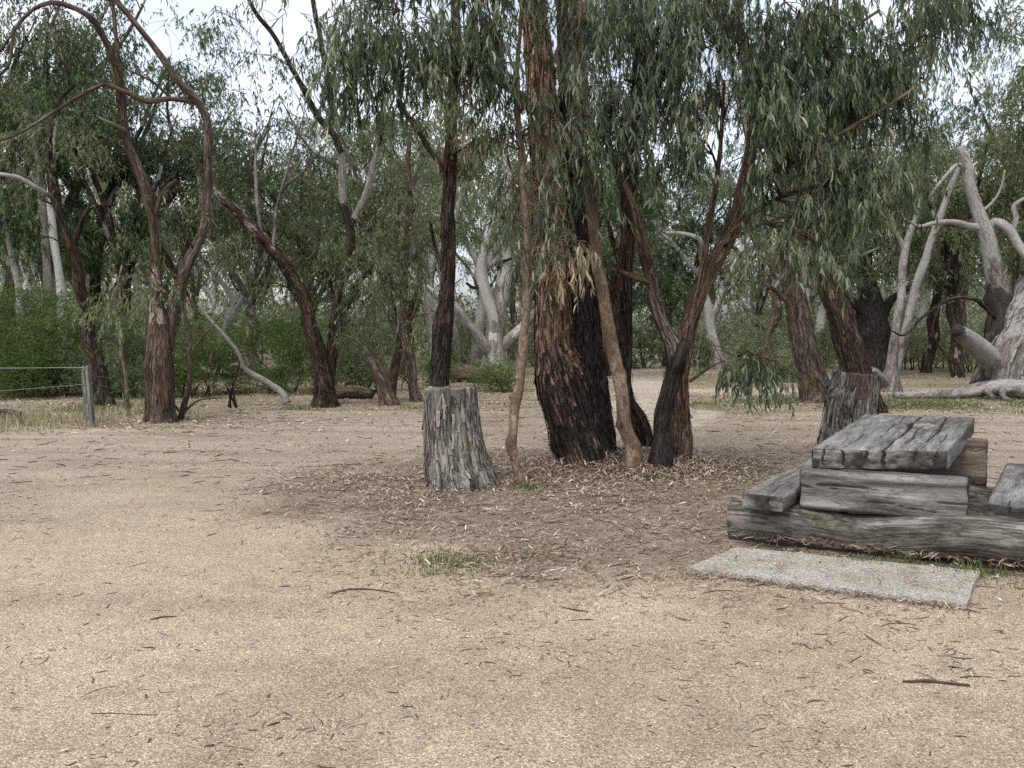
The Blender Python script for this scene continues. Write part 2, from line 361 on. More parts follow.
M['wood_brown'] = bark_mat('brown_sawn_log_wood', (.05, .038, .03), (.155, .12, .096), (.24, .195, .16), (.09, .07, .055), .6, (12, 12, 1.2), .5, furrow=.5, fine=60)
# ---------------------------------------------------------------- camera, light, sky
cam = bpy.data.cameras.new('camera'); co = bpy.data.objects.new('camera', cam); C.objects.link(co)
co.location = (0, 0, CAMH); co.rotation_euler = (math.pi/2-PITCH, 0, 0)
cam.sensor_width = 36; cam.lens = 36*F/1024; cam.clip_start = .05; cam.clip_end = 2000
sc = bpy.context.scene; sc.camera = co
sc.view_settings.view_transform = 'Standard'; sc.view_settings.look = 'None'; sc.view_settings.gamma = 1
sc.view_settings.exposure = EXPO
SUN_EL, SUN_AZ = math.radians(62), math.radians(-150)       # azimuth measured from +Y towards +X
sd = bpy.data.lights.new('sun', 'SUN'); sd.energy = SUNE; sd.angle = math.radians(25); sd.color = (1, .96, .9)
so = bpy.data.objects.new('sun', sd); C.objects.link(so)
dv = Vector((math.sin(SUN_AZ)*math.cos(SUN_EL), math.cos(SUN_AZ)*math.cos(SUN_EL), math.sin(SUN_EL)))
so.rotation_euler = dv.to_track_quat('Z', 'Y').to_euler()
w = bpy.data.worlds.new('World'); sc.world = w; w.use_nodes = True; nt = w.node_tree; nt.nodes.clear()
sky = nt.nodes.new('ShaderNodeTexSky'); sky.sky_type = 'NISHITA'; sky.sun_disc = False
sky.sun_elevation = SUN_EL; sky.sun_rotation = SUN_AZ; sky.dust_density = 3; sky.air_density = 1
hs = nt.nodes.new('ShaderNodeHueSaturation'); hs.inputs['Saturation'].default_value = .30; hs.inputs['Value'].default_value = 1.0
tc = nt.nodes.new('ShaderNodeTexCoord'); nz = nt.nodes.new('ShaderNodeTexNoise'); nz.inputs['Scale'].default_value = 3.0; nz.inputs['Detail'].default_value = 6
mp = nt.nodes.new('ShaderNodeMapping'); mp.inputs['Scale'].default_value = (1, 1, 2.5)
cr = nt.nodes.new('ShaderNodeValToRGB'); cr.color_ramp.elements[0].position = .35; cr.color_ramp.elements[0].color = (.66, .71, .79, 1)
cr.color_ramp.elements[1].position = .65; cr.color_ramp.elements[1].color = (1.15, 1.15, 1.15, 1)
mx = nt.nodes.new('ShaderNodeMix'); mx.data_type = 'RGBA'; mx.blend_type = 'MULTIPLY'; mx.inputs[0].default_value = 1
bg = nt.nodes.new('ShaderNodeBackground'); bg.inputs['Strength'].default_value = SKYS
wo = nt.nodes.new('ShaderNodeOutputWorld'); L_ = nt.links.new
L_(sky.outputs[0], hs.inputs['Color']); L_(tc.outputs['Generated'], mp.inputs[0]); L_(mp.outputs[0], nz.inputs['Vector'])
L_(nz.outputs[0], cr.inputs[0]); L_(hs.outputs[0], mx.inputs[6]); L_(cr.outputs[0], mx.inputs[7])
L_(mx.outputs[2], bg.inputs[0]); L_(bg.outputs[0], wo.inputs[0])
cy = sc.cycles; cy.max_bounces = 6; cy.diffuse_bounces = 4; cy.glossy_bounces = 2; cy.transmission_bounces = 3
cy.use_denoising = False; cy.caustics_reflective = False; cy.caustics_refractive = False

# ---------------------------------------------------------------- ground
def m_lit(x, y):
    q = np.stack([x*.9, y*.9, 0*x], -1)
    d = np.sqrt(((x-.95)/3.3)**2+((y-8.9)/3.6)**2)+.34*fbm(q, 4)
    a = 1-sstep(.55, 1.2, d)
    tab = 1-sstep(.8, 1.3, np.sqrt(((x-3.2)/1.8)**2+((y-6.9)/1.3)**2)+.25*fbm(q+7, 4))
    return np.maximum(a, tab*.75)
def m_grs(x, y):
    q = np.stack([x*.5, y*.5, 0*x+3], -1); n = fbm(q, 4)*1.6
    left = sstep(13.1, 14.0, y+n)*sstep(-4.6, -6.0, x+n*.8)
    band = sstep(16.0, 17.2, y+n*1.2)
    road = m_road(x, y)
    return np.clip(np.maximum(left, band), 0, 1)*(1-road)
def m_road(x, y):
    q = np.stack([x*.6, y*.6, 0*x+8], -1); n = fbm(q, 3)*.8
    cx = 2.2+(y-13)*.125; hw = .7+.02*(y-13)
    a = (1-sstep(hw*.75, hw*1.2, np.abs(x-cx+n)))*sstep(12.5, 16, y)*(1-sstep(60, 80, y))
    b = (1-sstep(.7, 1.1, np.abs(y-22.8-.02*(x-4)+n*.4)))*sstep(3.5, 5, x)
    return np.maximum(a, b)
def m_trk(x, y):
    q = np.stack([x*.7, y*.7, 0*x+14], -1); n = fbm(q, 4); o = 0*x
    for a_, b_, c_ in ((7.7, .16, .012), (9.3, .16, .012), (5.2, -.10, .03), (11.4, .05, .0)):
        o = np.maximum(o, np.exp(-((y-(a_+b_*(x+2)+c_*(x+2)**2)+.25*n)/.20)**2)*sstep(-.25, .25, n+.1))
    return o+.55*sstep(.08, .4, fbm(q*.8+3, 4))
t = np.linspace(-1, 1, 460); gx = 1.0+2.0*np.sinh(5.9*t)
t = np.linspace(-.55, 1, 560); gy = 7.0+2.4*np.sinh(5.7*t)
X, Y = np.meshgrid(gx, gy); nx, ny = len(gx), len(gy)
V = np.stack([X, Y, ground_z(X, Y)], -1).reshape(-1, 3)
i, j = np.meshgrid(np.arange(ny-1), np.arange(nx-1), indexing='ij')
Q = np.stack([i*nx+j, i*nx+j+1, (i+1)*nx+j+1, (i+1)*nx+j], -1).reshape(-1, 4)
m, nt, N, L, out = newmat('gravel_ground')
v = N('TexCoord').outputs['Object']
A = {k: N('Attribute', attribute_name=k).outputs['Fac'] for k in ('lit', 'grs', 'road', 'trk')}
big = noise(N, L, v, .55, 5); med = noise(N, L, v, 4.0, 6, .65); fin = noise(N, L, v, 38, 5, .7)
strk = noise(N, L, v, 1, 5, .6, (.35, 2.2, 1))
def vor(scale):
    n = N('TexVoronoi', Scale=scale); L(v, n.inputs['Vector']); s = N('SeparateColor'); L(n.outputs['Color'], s.inputs[0]); return n.outputs['Distance'], s.outputs[0], s.outputs[1]
d1, r1, q1 = vor(165); d2, r2, q2 = vor(105); d3, r3, q3 = vor(260)
r = ramp(N, [(.3, (.24, .189, .136)), (.5, (.30, .240, .176)), (.72, (.352, .288, .217))]); L(big, r.inputs[0]); grav = r.outputs[0]
r = ramp(N, [(.32, (.84, .83, .82)), (.68, (1.1, 1.1, 1.1))]); L(med, r.inputs[0]); grav = mix(N, L, .8, grav, r.outputs[0], 'MULTIPLY')
# darker, pinker, driven-over dirt further away
sep = N('SeparateXYZ'); L(v, sep.inputs[0])
far = ramp(N, [(0, 0.), (1, 1.)]); L(math_(N, L, 'MULTIPLY', math_(N, L, 'SUBTRACT', math_(N, L, 'ADD', sep.outputs[1], math_(N, L, 'MULTIPLY', big, 4.)), 7.5), .2, clamp=True), far.inputs[0])
r = ramp(N, [(.3, (.152, .123, .094)), (.5, (.232, .191, .149)), (.7, (.308, .258, .205))]); L(strk, r.inputs[0])
grav = mix(N, L, math_(N, L, 'MULTIPLY', far.outputs[0], .75), grav, r.outputs[0])
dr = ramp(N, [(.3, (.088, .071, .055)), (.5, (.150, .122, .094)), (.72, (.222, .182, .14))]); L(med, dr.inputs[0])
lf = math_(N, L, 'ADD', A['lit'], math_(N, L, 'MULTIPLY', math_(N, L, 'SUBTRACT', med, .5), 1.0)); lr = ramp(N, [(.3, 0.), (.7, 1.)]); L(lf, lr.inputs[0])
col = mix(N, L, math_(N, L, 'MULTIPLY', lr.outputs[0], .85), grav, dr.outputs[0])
gr = ramp(N, [(.3, (.115, .10, .065)), (.5, (.205, .17, .12)), (.7, (.30, .25, .18))]); L(strk, gr.inputs[0])
gf = math_(N, L, 'ADD', A['grs'], math_(N, L, 'MULTIPLY', math_(N, L, 'SUBTRACT', med, .5), .9)); g2 = ramp(N, [(.35, 0.), (.65, 1.)]); L(gf, g2.inputs[0])
col = mix(N, L, g2.outputs[0], col, gr.outputs[0])
rr = ramp(N, [(.3, (.27, .23, .18)), (.7, (.37, .32, .26))]); L(strk, rr.inputs[0]); col = mix(N, L, A['road'], col, rr.outputs[0])
col = mix(N, L, math_(N, L, 'MULTIPLY', A['trk'], .55, clamp=True), col, mix(N, L, 1., col, (.74, .73, .74), 'MULTIPLY'))
# single stones: each cell its own tone, some dark, some pale
r = ramp(N, [(0, (.35, .33, .32)), (.25, (.78, .77, .75)), (.7, (1.08, 1.07, 1.05)), (1., (1.8, 1.77, 1.7))]); L(r1, r.inputs[0]); col = mix(N, L, .85, col, r.outputs[0], 'MULTIPLY')
r = ramp(N, [(0, (.35, .32, .3)), (.10, (.8, .78, .75)), (.3, (1., 1., 1.)), (.9, (1.05, 1.05, 1.05)), (1., (1.8, 1.75, 1.65))]); L(r2, r.inputs[0]); col = mix(N, L, .7, col, r.outputs[0], 'MULTIPLY')
r = ramp(N, [(0, (.6, .6, .6)), (1., (1.4, 1.4, 1.4))]); L(r3, r.inputs[0]); col = mix(N, L, .6, col, r.outputs[0], 'MULTIPLY')
b = N('BsdfPrincipled', Roughness=.95); b.inputs['Specular IOR Level'].default_value = .15; L(col, b.inputs['Base Color'])
h = math_(N, L, 'ADD', math_(N, L, 'MULTIPLY', math_(N, L, 'SUBTRACT', 1., d1), .6), math_(N, L, 'ADD', math_(N, L, 'MULTIPLY', fin, 1.2), math_(N, L, 'MULTIPLY', math_(N, L, 'SUBTRACT', 1., d2), .5)))
bp = N('Bump', Strength=.5, Distance=.008); L(h, bp.inputs['Height']); L(bp.outputs[0], b.inputs['Normal']); L(b.outputs[0], out.inputs[0])
g = build('ground', V, Q, mat=m, attrs={'lit': m_lit(V[:, 0], V[:, 1]), 'grs': m_grs(V[:, 0], V[:, 1]), 'road': m_road(V[:, 0], V[:, 1]), 'trk': m_trk(V[:, 0], V[:, 1])})
tag(g, 'tan gravel clearing with a dark leaf-strewn patch under the trees', 'ground', kind='structure')

def scatter(fn, n, x0, x1, y0, y1, rng):
    """points in the rectangle, thinned by a density function; near ones kept by a wedge a little wider than the view"""
    x = rng.uniform(x0, x1, n); y = rng.uniform(y0, y1, n)
    k = (rng.random(n) < fn(x, y)) & (np.abs(x) < .72*y+1.2)
    x, y = x[k], y[k]; return np.stack([x, y, ground_z(x, y)], -1)
def free(P):                                                          # keep clear of the slab and of the table footings
    a = np.array([.883, -.469]); n_ = np.array([.469, .883]); q = P[:, :2]-np.array([2.72, 6.28]); s, t_ = q@a, q@n_
    inb = ((s > -1.2) & (s < 1.35) & (np.abs(t_) < .17)) | ((s > -1.2) & (s < 1.35) & (np.abs(t_-1.4) < .17))
    return P[~inb]
def litter_leaves(acc, P, rng, L0, W0, lc0, lcs, lift=.006, tilt=.22):
    n = len(P); a = rng.random(n)*6.283; d = np.stack([np.cos(a), np.sin(a), rng.normal(size=n)*tilt], -1); d = nrm(d)
    side = nrm(np.cross(d, [0, 0, 1.])+rng.normal(size=(n, 3))*.25); up = np.cross(side, d); up *= np.sign(up[:, 2:3]+1e-6)
    L_ = (L0*(.45+.9*rng.random(n)))[:, None]; W_ = (W0*(.6+.8*rng.random(n)))[:, None]; cu = (rng.random(n)*.12)[:, None]
    b = P+np.array([0, 0, 1.])*(lift*(.5+rng.random((n, 1))*1.5)+np.abs(d[:, 2:3])*L_*.5)-d*L_*.5
    sk = (rng.normal(size=n)*.12)[:, None]
    m1 = b+d*L_*.3+side*L_*sk+up*L_*cu; m2 = b+d*L_*.68+side*L_*sk+up*L_*cu
    Vv = np.stack([b, m1-side*W_*.5, m1+side*W_*.5, m2-side*W_*.4, m2+side*W_*.4, b+d*L_], 1).reshape(-1, 3)
    o = (np.arange(n)*6)[:, None]; lc = np.clip(lc0+lcs*rng.normal(size=n), 0, 1)
    acc.add(Vv, o+np.array([1, 2, 4, 3]), np.vstack([o+np.array([0, 2, 1]), o+np.array([3, 4, 5])]), lc=np.repeat(lc, 6))
LITC = [(0., (.045, .03, .022)), (.3, (.12, .078, .056)), (.5, (.225, .155, .11)), (.7, (.34, .265, .19)), (.88, (.47, .39, .295)), (1., (.58, .51, .41))]
M['litter'] = lit_mat('dry_leaf_litter', LITC, .7)
M['stick'] = lit_mat('stick', [(0., (.02, .015, .013)), (.5, (.075, .05, .038)), (.75, (.17, .095, .065)), (1., (.3, .23, .17))], .85)
rng = np.random.default_rng(21)
acc = Acc()
P = free(scatter(lambda x, y: np.clip(m_lit(x, y)**1.6*(.25+.75*sstep(-.3, .3, fbm(np.stack([x*1.1, y*1.1, 0*x], -1), 3))+.4*np.exp(-((x-1.4)/1.2)**2-((y-10)/1.2)**2)), 0, 1), 130000, -3.4, 6.2, 4.8, 13, rng)); litter_leaves(acc, P, rng, .072, .0095, .50, .2)
for fx, fy, fs, n in ((.80, 10.0, .35, 1500), (1.35, 9.45, .3, 1300), (1.6, 9.6, .35, 1300), (1.9, 10., .35, 1200), (1.2, 9.8, .5, 1800), (-.45, 9.0, .5, 300), (.1, 9.05, .25, 400)):
    P = np.stack([fx+fs*rng.normal(size=n), fy+fs*.6*rng.normal(size=n), np.zeros(n)], -1); P[:, 2] = ground_z(P[:, 0], P[:, 1])+.07*rng.random(n)**2*np.exp(-((P[:, 0]-fx)/fs)**2); litter_leaves(acc, P, rng, .085, .0105, .52, .22, .004, .45)
P = free(scatter(lambda x, y: (m_lit(x, y) > .1)*1., 9000, -3.2, 6.2, 4.8, 13, rng)); litter_leaves(acc, P, rng, .045, .007, .28, .2)
P = scatter(lambda x, y: .4+.6*(m_grs(x, y)), 15000, -11, 12, 11.5, 24, rng); litter_leaves(acc, P, rng, .10, .02, .55, .22)
P = scatter(lambda x, y: np.exp(-((x+5.6)/2.2)**2-((y-14.6)/.9)**2), 7000, -11, 1, 12, 18, rng); litter_leaves(acc, P, rng, .09, .018, .62, .2)
P = free(scatter(lambda x, y: 1.+0*x, 1500, -5, 6, 2.6, 12, rng)); litter_leaves(acc, P, rng, .045, .008, .5, .28)
a_ = np.array([.883, -.469]); n_ = np.array([.469, .883])
st = rng.random((420, 2)); P2 = np.array([2.72, 6.28])+a_*(-1.1+2.5*st[:, :1])+n_*(-.17-.13*st[:, 1:]**1.3); P = np.hstack([P2, np.full((len(P2), 1), .06)]); litter_leaves(acc, P, rng, .10, .010, .35, .22)
st = rng.random((60, 2)); c0, c1, c3 = np.array([1.15, 5.81]), np.array([2.58, 5.02]), np.array([1.60, 6.36]); P2 = c0+(c1-c0)*st[:, :1]+(c3-c0)*(1-.9*st[:, 1:]**1.6); litter_leaves(acc, np.hstack([P2, np.full((60, 1), .040)]), rng, .075, .010, .4, .25)
st = rng.random((420, 2)); P2 = c0+(c1-c0)*st[:, :1]-(c3-c0)*(.01+.10*st[:, 1:]**2); litter_leaves(acc, np.hstack([P2, ground_z(P2[:, 0], P2[:, 1])[:, None]]), rng, .05, .007, .4, .25)
tag(acc.build('leaf_litter', M['litter']), 'dry fallen eucalyptus leaves strewn under the trees', 'leaf litter', kind='stuff')

# fine sticks on the gravel
def sticks(acc, P, rng, L0, r0, lc0, lcs):
    n = len(P); a = rng.random(n)*6.283; d = np.stack([np.cos(a), np.sin(a), 0*a], -1)
    pe = np.stack([-d[:, 1], d[:, 0], 0*a], -1); L_ = (L0*(.3+1.2*rng.random(n)**1.6))[:, None]; R = (r0*(.6+.9*rng.random(n)))[:, None]
    be = (rng.normal(size=n)*.10)[:, None]; zz = np.array([0, 0, 1.])
    ring = []
    for f, s in ((-.5, .6), (-.1, 1.), (.25, .9), (.5, .35)):
        c = P+d*L_*f+pe*L_*be*(1-4*f*f)+zz*R*.8
        ring += [c+pe*R*s, c-pe*R*s*.5+zz*R*s*.87, c-pe*R*s*.5-zz*R*s*.87]
    Vv = np.stack(ring, 1).reshape(-1, 3); o = (np.arange(n)*12)[:, None]; q = []
    for k in range(3):
        for e in range(3): q.append(o+np.array([k*3+e, k*3+(e+1) % 3, k*3+3+(e+1) % 3, k*3+3+e]))
    acc.add(Vv, np.vstack(q), np.vstack([o+np.array([0, 2, 1]), o+np.array([9, 10, 11])]), lc=np.repeat(np.clip(lc0+lcs*rng.normal(size=n), 0, 1), 12))
acc = Acc()
P = free(scatter(lambda x, y: .12+.88*sstep(-.05, .35, fbm(np.stack([x*.9, y*.9, 0*x+6], -1), 4)), 11000, -5.5, 6, 2.7, 12, rng)); sticks(acc, P, rng, .048, .0020, .46, .22)
P = free(scatter(lambda x, y: .1+.9*sstep(-.05, .35, fbm(np.stack([x*1.1, y*1.1, 0*x+16], -1), 4)), 1700, -5.5, 6, 2.7, 12, rng)); sticks(acc, P, rng, .12, .0028, .42, .25)
P = free(scatter(lambda x, y: m_lit(x, y), 2600, -3, 6, 4.8, 13, rng)); sticks(acc, P, rng, .14, .003, .4, .25)
P = free(scatter(lambda x, y: 1.+0*x, 900, -10, 10, 9, 20, rng)); sticks(acc, P, rng, .2, .005, .3, .2)
tag(acc.build('twig_litter', M['stick']), 'fine dark twigs scattered over the gravel', 'twigs', kind='stuff')

# loose stones standing proud of the gravel
def pebbles(acc, P, rng, r0):
    n = len(P); e = np.array([[1, 0, 0], [0, 1, 0], [-1, 0, 0], [0, -1, 0], [0, 0, 1], [0, 0, -1]], float)
    a = rng.random(n)*6.283; R = np.stack([np.stack([np.cos(a), -np.sin(a)], -1), np.stack([np.sin(a), np.cos(a)], -1)], 1)
    s = r0*(.5+.9*rng.random((n, 1, 1))**2)*np.array([1., .75, .6]); Vv = e[None]*s*(.75+.5*rng.random((n, 6, 1)))
    Vv[:, :, :2] = np.einsum('nij,nkj->nki', R, Vv[:, :, :2]); Vv = Vv+P[:, None]
    T = np.array([[0, 1, 4], [1, 2, 4], [2, 3, 4], [3, 0, 4], [1, 0, 5], [2, 1, 5], [3, 2, 5], [0, 3, 5]]); o = (np.arange(n)*6)[:, None, None]
    acc.add(Vv.reshape(-1, 3), None, (o+T[None]).reshape(-1, 3), lc=np.repeat(rng.random(n), 6))
M['pebble'] = lit_mat('gravel_stone', [(0., (.13, .10, .085)), (.3, (.28, .21, .14)), (.6, (.42, .33, .23)), (.9, (.52, .43, .32)), (1., (.62, .56, .48))], .9)
acc = Acc()
P = free(scatter(lambda x, y: np.clip(1.1-y/10, 0, 1)*(1-.8*m_lit(x, y)), 36000, -5.5, 5.5, 2.7, 9, rng)); pebbles(acc, P, rng, .0040)
tag(acc.build('gravel', M['pebble'], smooth=False), 'loose tan stones lying on the ground', 'gravel', kind='stuff')

# grass: bleached tufts on the verges, some green
def blades(acc, P, rng, h0, w0, lc0, lcs, lean=.55):
    n = len(P); a = rng.random(n)*6.283; h = (h0*(.4+.9*rng.random(n)))[:, None]; lx = np.stack([np.cos(a), np.sin(a), 0*a], -1); le = (lean*rng.random(n))[:, None]
    b = rng.random(n)*6.283; si = np.stack([np.cos(b), np.sin(b), 0*b], -1)*w0
    m1 = P+lx*h*le*.4+np.array([0, 0, 1.])*h*.55; tip = P+lx*h*le+np.array([0, 0, 1.])*h*(1-.4*le)
    Vv = np.stack([P-si, P+si, m1+si*.7, m1-si*.7, tip], 1).reshape(-1, 3); o = (np.arange(n)*5)[:, None]
    acc.add(Vv, o+np.array([0, 1, 2, 3]), o+np.array([3, 2, 4]), lc=np.repeat(np.clip(lc0+lcs*rng.normal(size=n), 0, 1), 5))
M['grass'] = leaf_mat('verge_grass', [(0., (.05, .085, .025)), (.35, (.12, .15, .05)), (.55, (.22, .195, .11)), (.8, (.30, .25, .17)), (1., (.42, .37, .28))], .2, .7, .2)
acc = Acc()
def clumpy(x, y, s=1.2): return sstep(-.1, .35, fbm(np.stack([x*s, y*s, 0*x+2], -1), 3))
P = scatter(lambda x, y: m_grs(x, y)*(.15+.85*clumpy(x, y)), 60000, -15, 16, 12.5, 26, rng); blades(acc, P, rng, .055, .006, .66, .2)
P = scatter(lambda x, y: m_grs(x, y)*clumpy(x, y, .7), 26000, -20, 25, 20, 40, rng); blades(acc, P, rng, .13, .012, .66, .16)
P = scatter(lambda x, y: sstep(-6.2, -7.4, x)*np.exp(-((y-15.2)/1.2)**2), 9000, -12, -5, 13, 19, rng); blades(acc, P, rng, .20, .006, .66, .22)
P = scatter(lambda x, y: m_grs(x, y)*sstep(2, 4, x)*np.exp(-((y-18.8)/1.5)**2)*clumpy(x+9, y, .9), 50000, 1, 14, 16, 22, rng); blades(acc, P, rng, .06, .007, .22, .16)
P = scatter(lambda x, y: m_grs(x, y)*np.exp(-((y-17.6)/1.1)**2)*clumpy(x+3, y, .9), 22000, -9, 0, 15.5, 20, rng); blades(acc, P, rng, .06, .007, .3, .16)
for cx, cy_, rx, ry, n, h in ((-.42, 6.05, .30, .28, 700, .04), (.1, 6.2, .3, .3, 260, .035), (.18, 8.75, .12, .1, 260, .06), (3.25, 5.45, .45, .25, 160, .05), (3.9, 5.2, .3, .3, 500, .10), (1.9, 9.8, .5, .4, 700, .05), (2.3, 9.2, .6, .5, 600, .035), (.3, 9.4, .3, .2, 150, .04), (2.98, 5.75, .2, .1, 140, .10), (2.5, 5.98, .3, .06, 160, .08)):
    P = np.stack([cx+rx*rng.normal(size=n)*.6, cy_+ry*rng.normal(size=n)*.6, np.zeros(n)], -1); P[:, 2] = ground_z(P[:, 0], P[:, 1]); P = free(P); blades(acc, P, rng, h, .0035, .25, .2)
tag(acc.build('grass', M['grass']), 'short bleached and green grass along the verges', 'grass', kind='stuff')

# the pale air between the trees
def haze(density):
    x0_, x1_, y0_, y1_, z0_, z1_ = -380, 382, -340, 382, -1.3, 22.; Vh = np.array([[x, y, z] for z in (z0_, z1_) for y in (y0_, y1_) for x in (x0_, x1_)], float)
    m, nt, N, L, out = newmat('pale_air'); p = N('VolumePrincipled', Density=density); p.inputs['Color'].default_value = (.86, .9, .95, 1); L(p.outputs[0], out.inputs['Volume'])
    o = build('haze', Vh, np.array([[0, 2, 3, 1], [4, 5, 7, 6], [0, 1, 5, 4], [2, 6, 7, 3], [0, 4, 6, 2], [1, 3, 7, 5]]), mat=m, smooth=False); tag(o, 'thin pale haze between the trees', 'haze', kind='stuff')
if HAZE: haze(HAZE)
# ---------------------------------------------------------------- picnic table of hewn timbers, on its logs
M['concrete'] = concrete_mat()
def hewn(acc, A_, ax, length, w, t, up=(0, 0, 1.), res=.014, rough=.006, seed=0, cracks=(), corner=.02, taper=0, ch=0., pl=0., endrough=.006):
    """squared timber: A_ centre of the near end, ax its direction; grain runs along ax"""
    ax = nrm(np.asarray(ax, float)); up = np.asarray(up, float); side = nrm(np.cross(ax, up)); up = np.cross(side, ax)
    hw, ht = w/2, t/2; per = []
    def edge(p, q):
        n = max(2, int(np.linalg.norm(np.subtract(q, p))/res)); return [tuple(np.add(p, np.subtract(q, p)*(k/n))) for k in range(n)]
    c = corner
    for p, q in (((-hw+c, ht), (hw-c, ht)), ((hw, ht-c), (hw, -ht+c)), ((hw-c, -ht), (-hw+c, -ht)), ((-hw, -ht+c), (-hw, ht-c))):
        per += edge(p, q)+[q]
    per = np.array(per); n = len(per)
    nr_ = nrm(np.stack([np.sign(per[:, 0])*(np.abs(per[:, 0]) > hw-c*.8), np.sign(per[:, 1])*(np.abs(per[:, 1]) > ht-c*.8)], -1)+1e-6)
    m = int(length/(res*1.6)); s = np.linspace(0, length, m)
    U = np.repeat(per[None], m, 0).copy()
    q = np.stack([U[..., 0]*14, U[..., 1]*14, np.repeat(s[:, None]*1.6, n, 1)], -1)+seed*9.3
    dis = rough*fbm(q, 4)*1.6+rough*1.4*vn(q*.25+4)
    crk = np.zeros((m, n))
    for (side_, pos, s0, s1, dep, wd, wob) in cracks:
        wv = pos+wob*fbm(np.stack([s*2.2, s*0+pos*31+seed, s*0], -1), 3); fade = sstep(s0-.02, s0+.06, s)*(1-sstep(s1-.25, s1, s)) if s1 < length else sstep(s0-.02, s0+.02, s)
        xx = U[..., 0] if side_ in 'tb' else U[..., 1]
        face = (U[..., 1] > ht-c*1.2) if side_ == 't' else (U[..., 1] < 0) if side_ == 'b' else (U[..., 0] < 0) if side_ == 'l' else (U[..., 0] > 0)
        g_ = np.exp(-((xx-wv[:, None])/wd)**2)*fade[:, None]*face; dis = dis-dep*g_; crk = np.maximum(crk, g_)
    endr = np.minimum(s, length-s); dis = dis-(.012*np.exp(-endr/.012))[:, None]
    U = U+nr_[None]*dis[..., None]
    ends = endrough*(vn(np.stack([per[:, 0]*25, per[:, 1]*25, per[:, 0]*0+seed], -1))) 
    S = np.repeat(s[:, None], n, 1); S[0] += ends; S[-1] += ends
    pos = np.asarray(A_, float)+S[..., None]*ax+U[..., :1]*side+U[..., 1:]*up
    V = pos.reshape(-1, 3); i, j = np.meshgrid(np.arange(m-1), np.arange(n), indexing='ij'); jn = (j+1) % n
    Q = np.stack([i*n+j, i*n+jn, (i+1)*n+jn, (i+1)*n+j], -1).reshape(-1, 4)
    bk = np.stack([np.repeat(per[None, :, 0], m, 0), np.repeat(per[None, :, 1], m, 0), np.repeat(s[:, None], n, 1)], -1).reshape(-1, 3)+seed*2.1
    chv = (ch+1.1*crk).ravel(); T = []
    # end grain: a grid over each sawn face, split where the cracks of the top run out
    gxn, gzn = max(4, int(w/.008)), max(4, int(t/.008)); gx_0 = np.linspace(-1, 1, gxn)*(hw-.010); gz_0 = np.linspace(-1, 1, gzn)*(ht-.010)
    PX, PZ = [a_.ravel() for a_ in np.meshgrid(gx_0, gz_0)]; ii, jj = np.meshgrid(np.arange(gzn-1), np.arange(gxn-1), indexing='ij'); base_q = np.stack([ii*gxn+jj, ii*gxn+jj+1, (ii+1)*gxn+jj+1, (ii+1)*gxn+jj], -1).reshape(-1, 4)
    for row, sg in ((0, 1), (m-1, -1)):
        z = endrough*vn(np.stack([PX*25, PZ*25, PX*0+seed], -1))+endrough*.8*fbm(np.stack([PX*60, PZ*25, PX*0+seed+row], -1), 3)
        ex = np.minimum(hw-.010-np.abs(PX), ht-.010-np.abs(PZ)); bul = -sg*.006*(1-np.exp(-ex/.01)); ck = np.zeros(len(PX))
        for (side_, p0, s0, s1, dep, wd, wob) in cracks:
            if side_ == 't' and ((row == 0 and s0 <= 0) or (row > 0 and s1 >= length)):
                wv = p0+wob*float(fbm(np.array([[s[row]*2.2, p0*31+seed, 0.]]), 3)[0])+.012*vn(np.stack([PZ*26, PZ*0+p0*50, PZ*0], -1)); low = -ht+2*ht*(.15+.5*((p0*7.3) % 1))
                ck = np.maximum(ck, np.exp(-((PX-wv)/(wd*.6))**2)*sstep(low-.03, low+.02, PZ))
        bl = fbm(np.stack([PX*9, PZ*9, PX*0+seed*3], -1), 4)
        pp = np.asarray(A_, float)+(s[row]+z+bul+sg*ck*.03)[:, None]*ax+PX[:, None]*side+PZ[:, None]*up
        k = len(V); V = np.vstack([V, pp]); q = base_q+k; Q = np.vstack([Q, q[:, ::-1] if row == 0 else q])
        bk = np.vstack([bk, np.stack([PX, PZ*2.5, np.full(len(PX), s[row]+3.)], -1)+seed*2.1]); chv = np.append(chv, ch+.30+.5*bl+1.5*ck)
    acc.add(V, Q, None, bk=bk, ch=chv, pl=np.full(len(V), pl))
O = np.array([2.72, 6.28, 0.]); ta = np.array([.883, -.469, 0]); tn = np.array([.469, .883, 0])
def loc(s, t_, z): return O+ta*s+tn*t_+np.array([0, 0, z])
tab = thing('picnic_table', 'heavy picnic table and benches of weathered grey hewn timber on log footings', 'picnic table', (O[0], O[1], 0))
def logpart(name, pts, seed, mat='wood_log', ns=44, rough=.10, parent=tab, cap0=True, base=None, **k):
    a = Acc(); tube(a, pts, ns, .05, rough, kz=1.0, kt=3.2, seed=seed, cap0=cap0, **k)
    o = a.build(name, M[mat], parent, loc=(base if base is not None else parent.location)); return o
logpart('base_log', [[*loc(-1.17, 0, .135), .150, .1, .04], [*loc(-.4, .0, .135), .158, .2, .06], [*loc(.5, -.02, .14), .162, .1, .03], [*loc(1.4, 0, .13), .155, 0, 0]], 1.3)
logpart('base_log', [[*loc(-1.1, 1.4, .15), .155], [*loc(.2, 1.42, .16), .17, .2, 0], [*loc(1.45, 1.4, .15), .16]], 2.6)
def beam(name, *a_, **k):
    a = Acc(); hewn(a, *a_, **k); return a.build(name, M['wood_table'], tab, loc=tab.location)
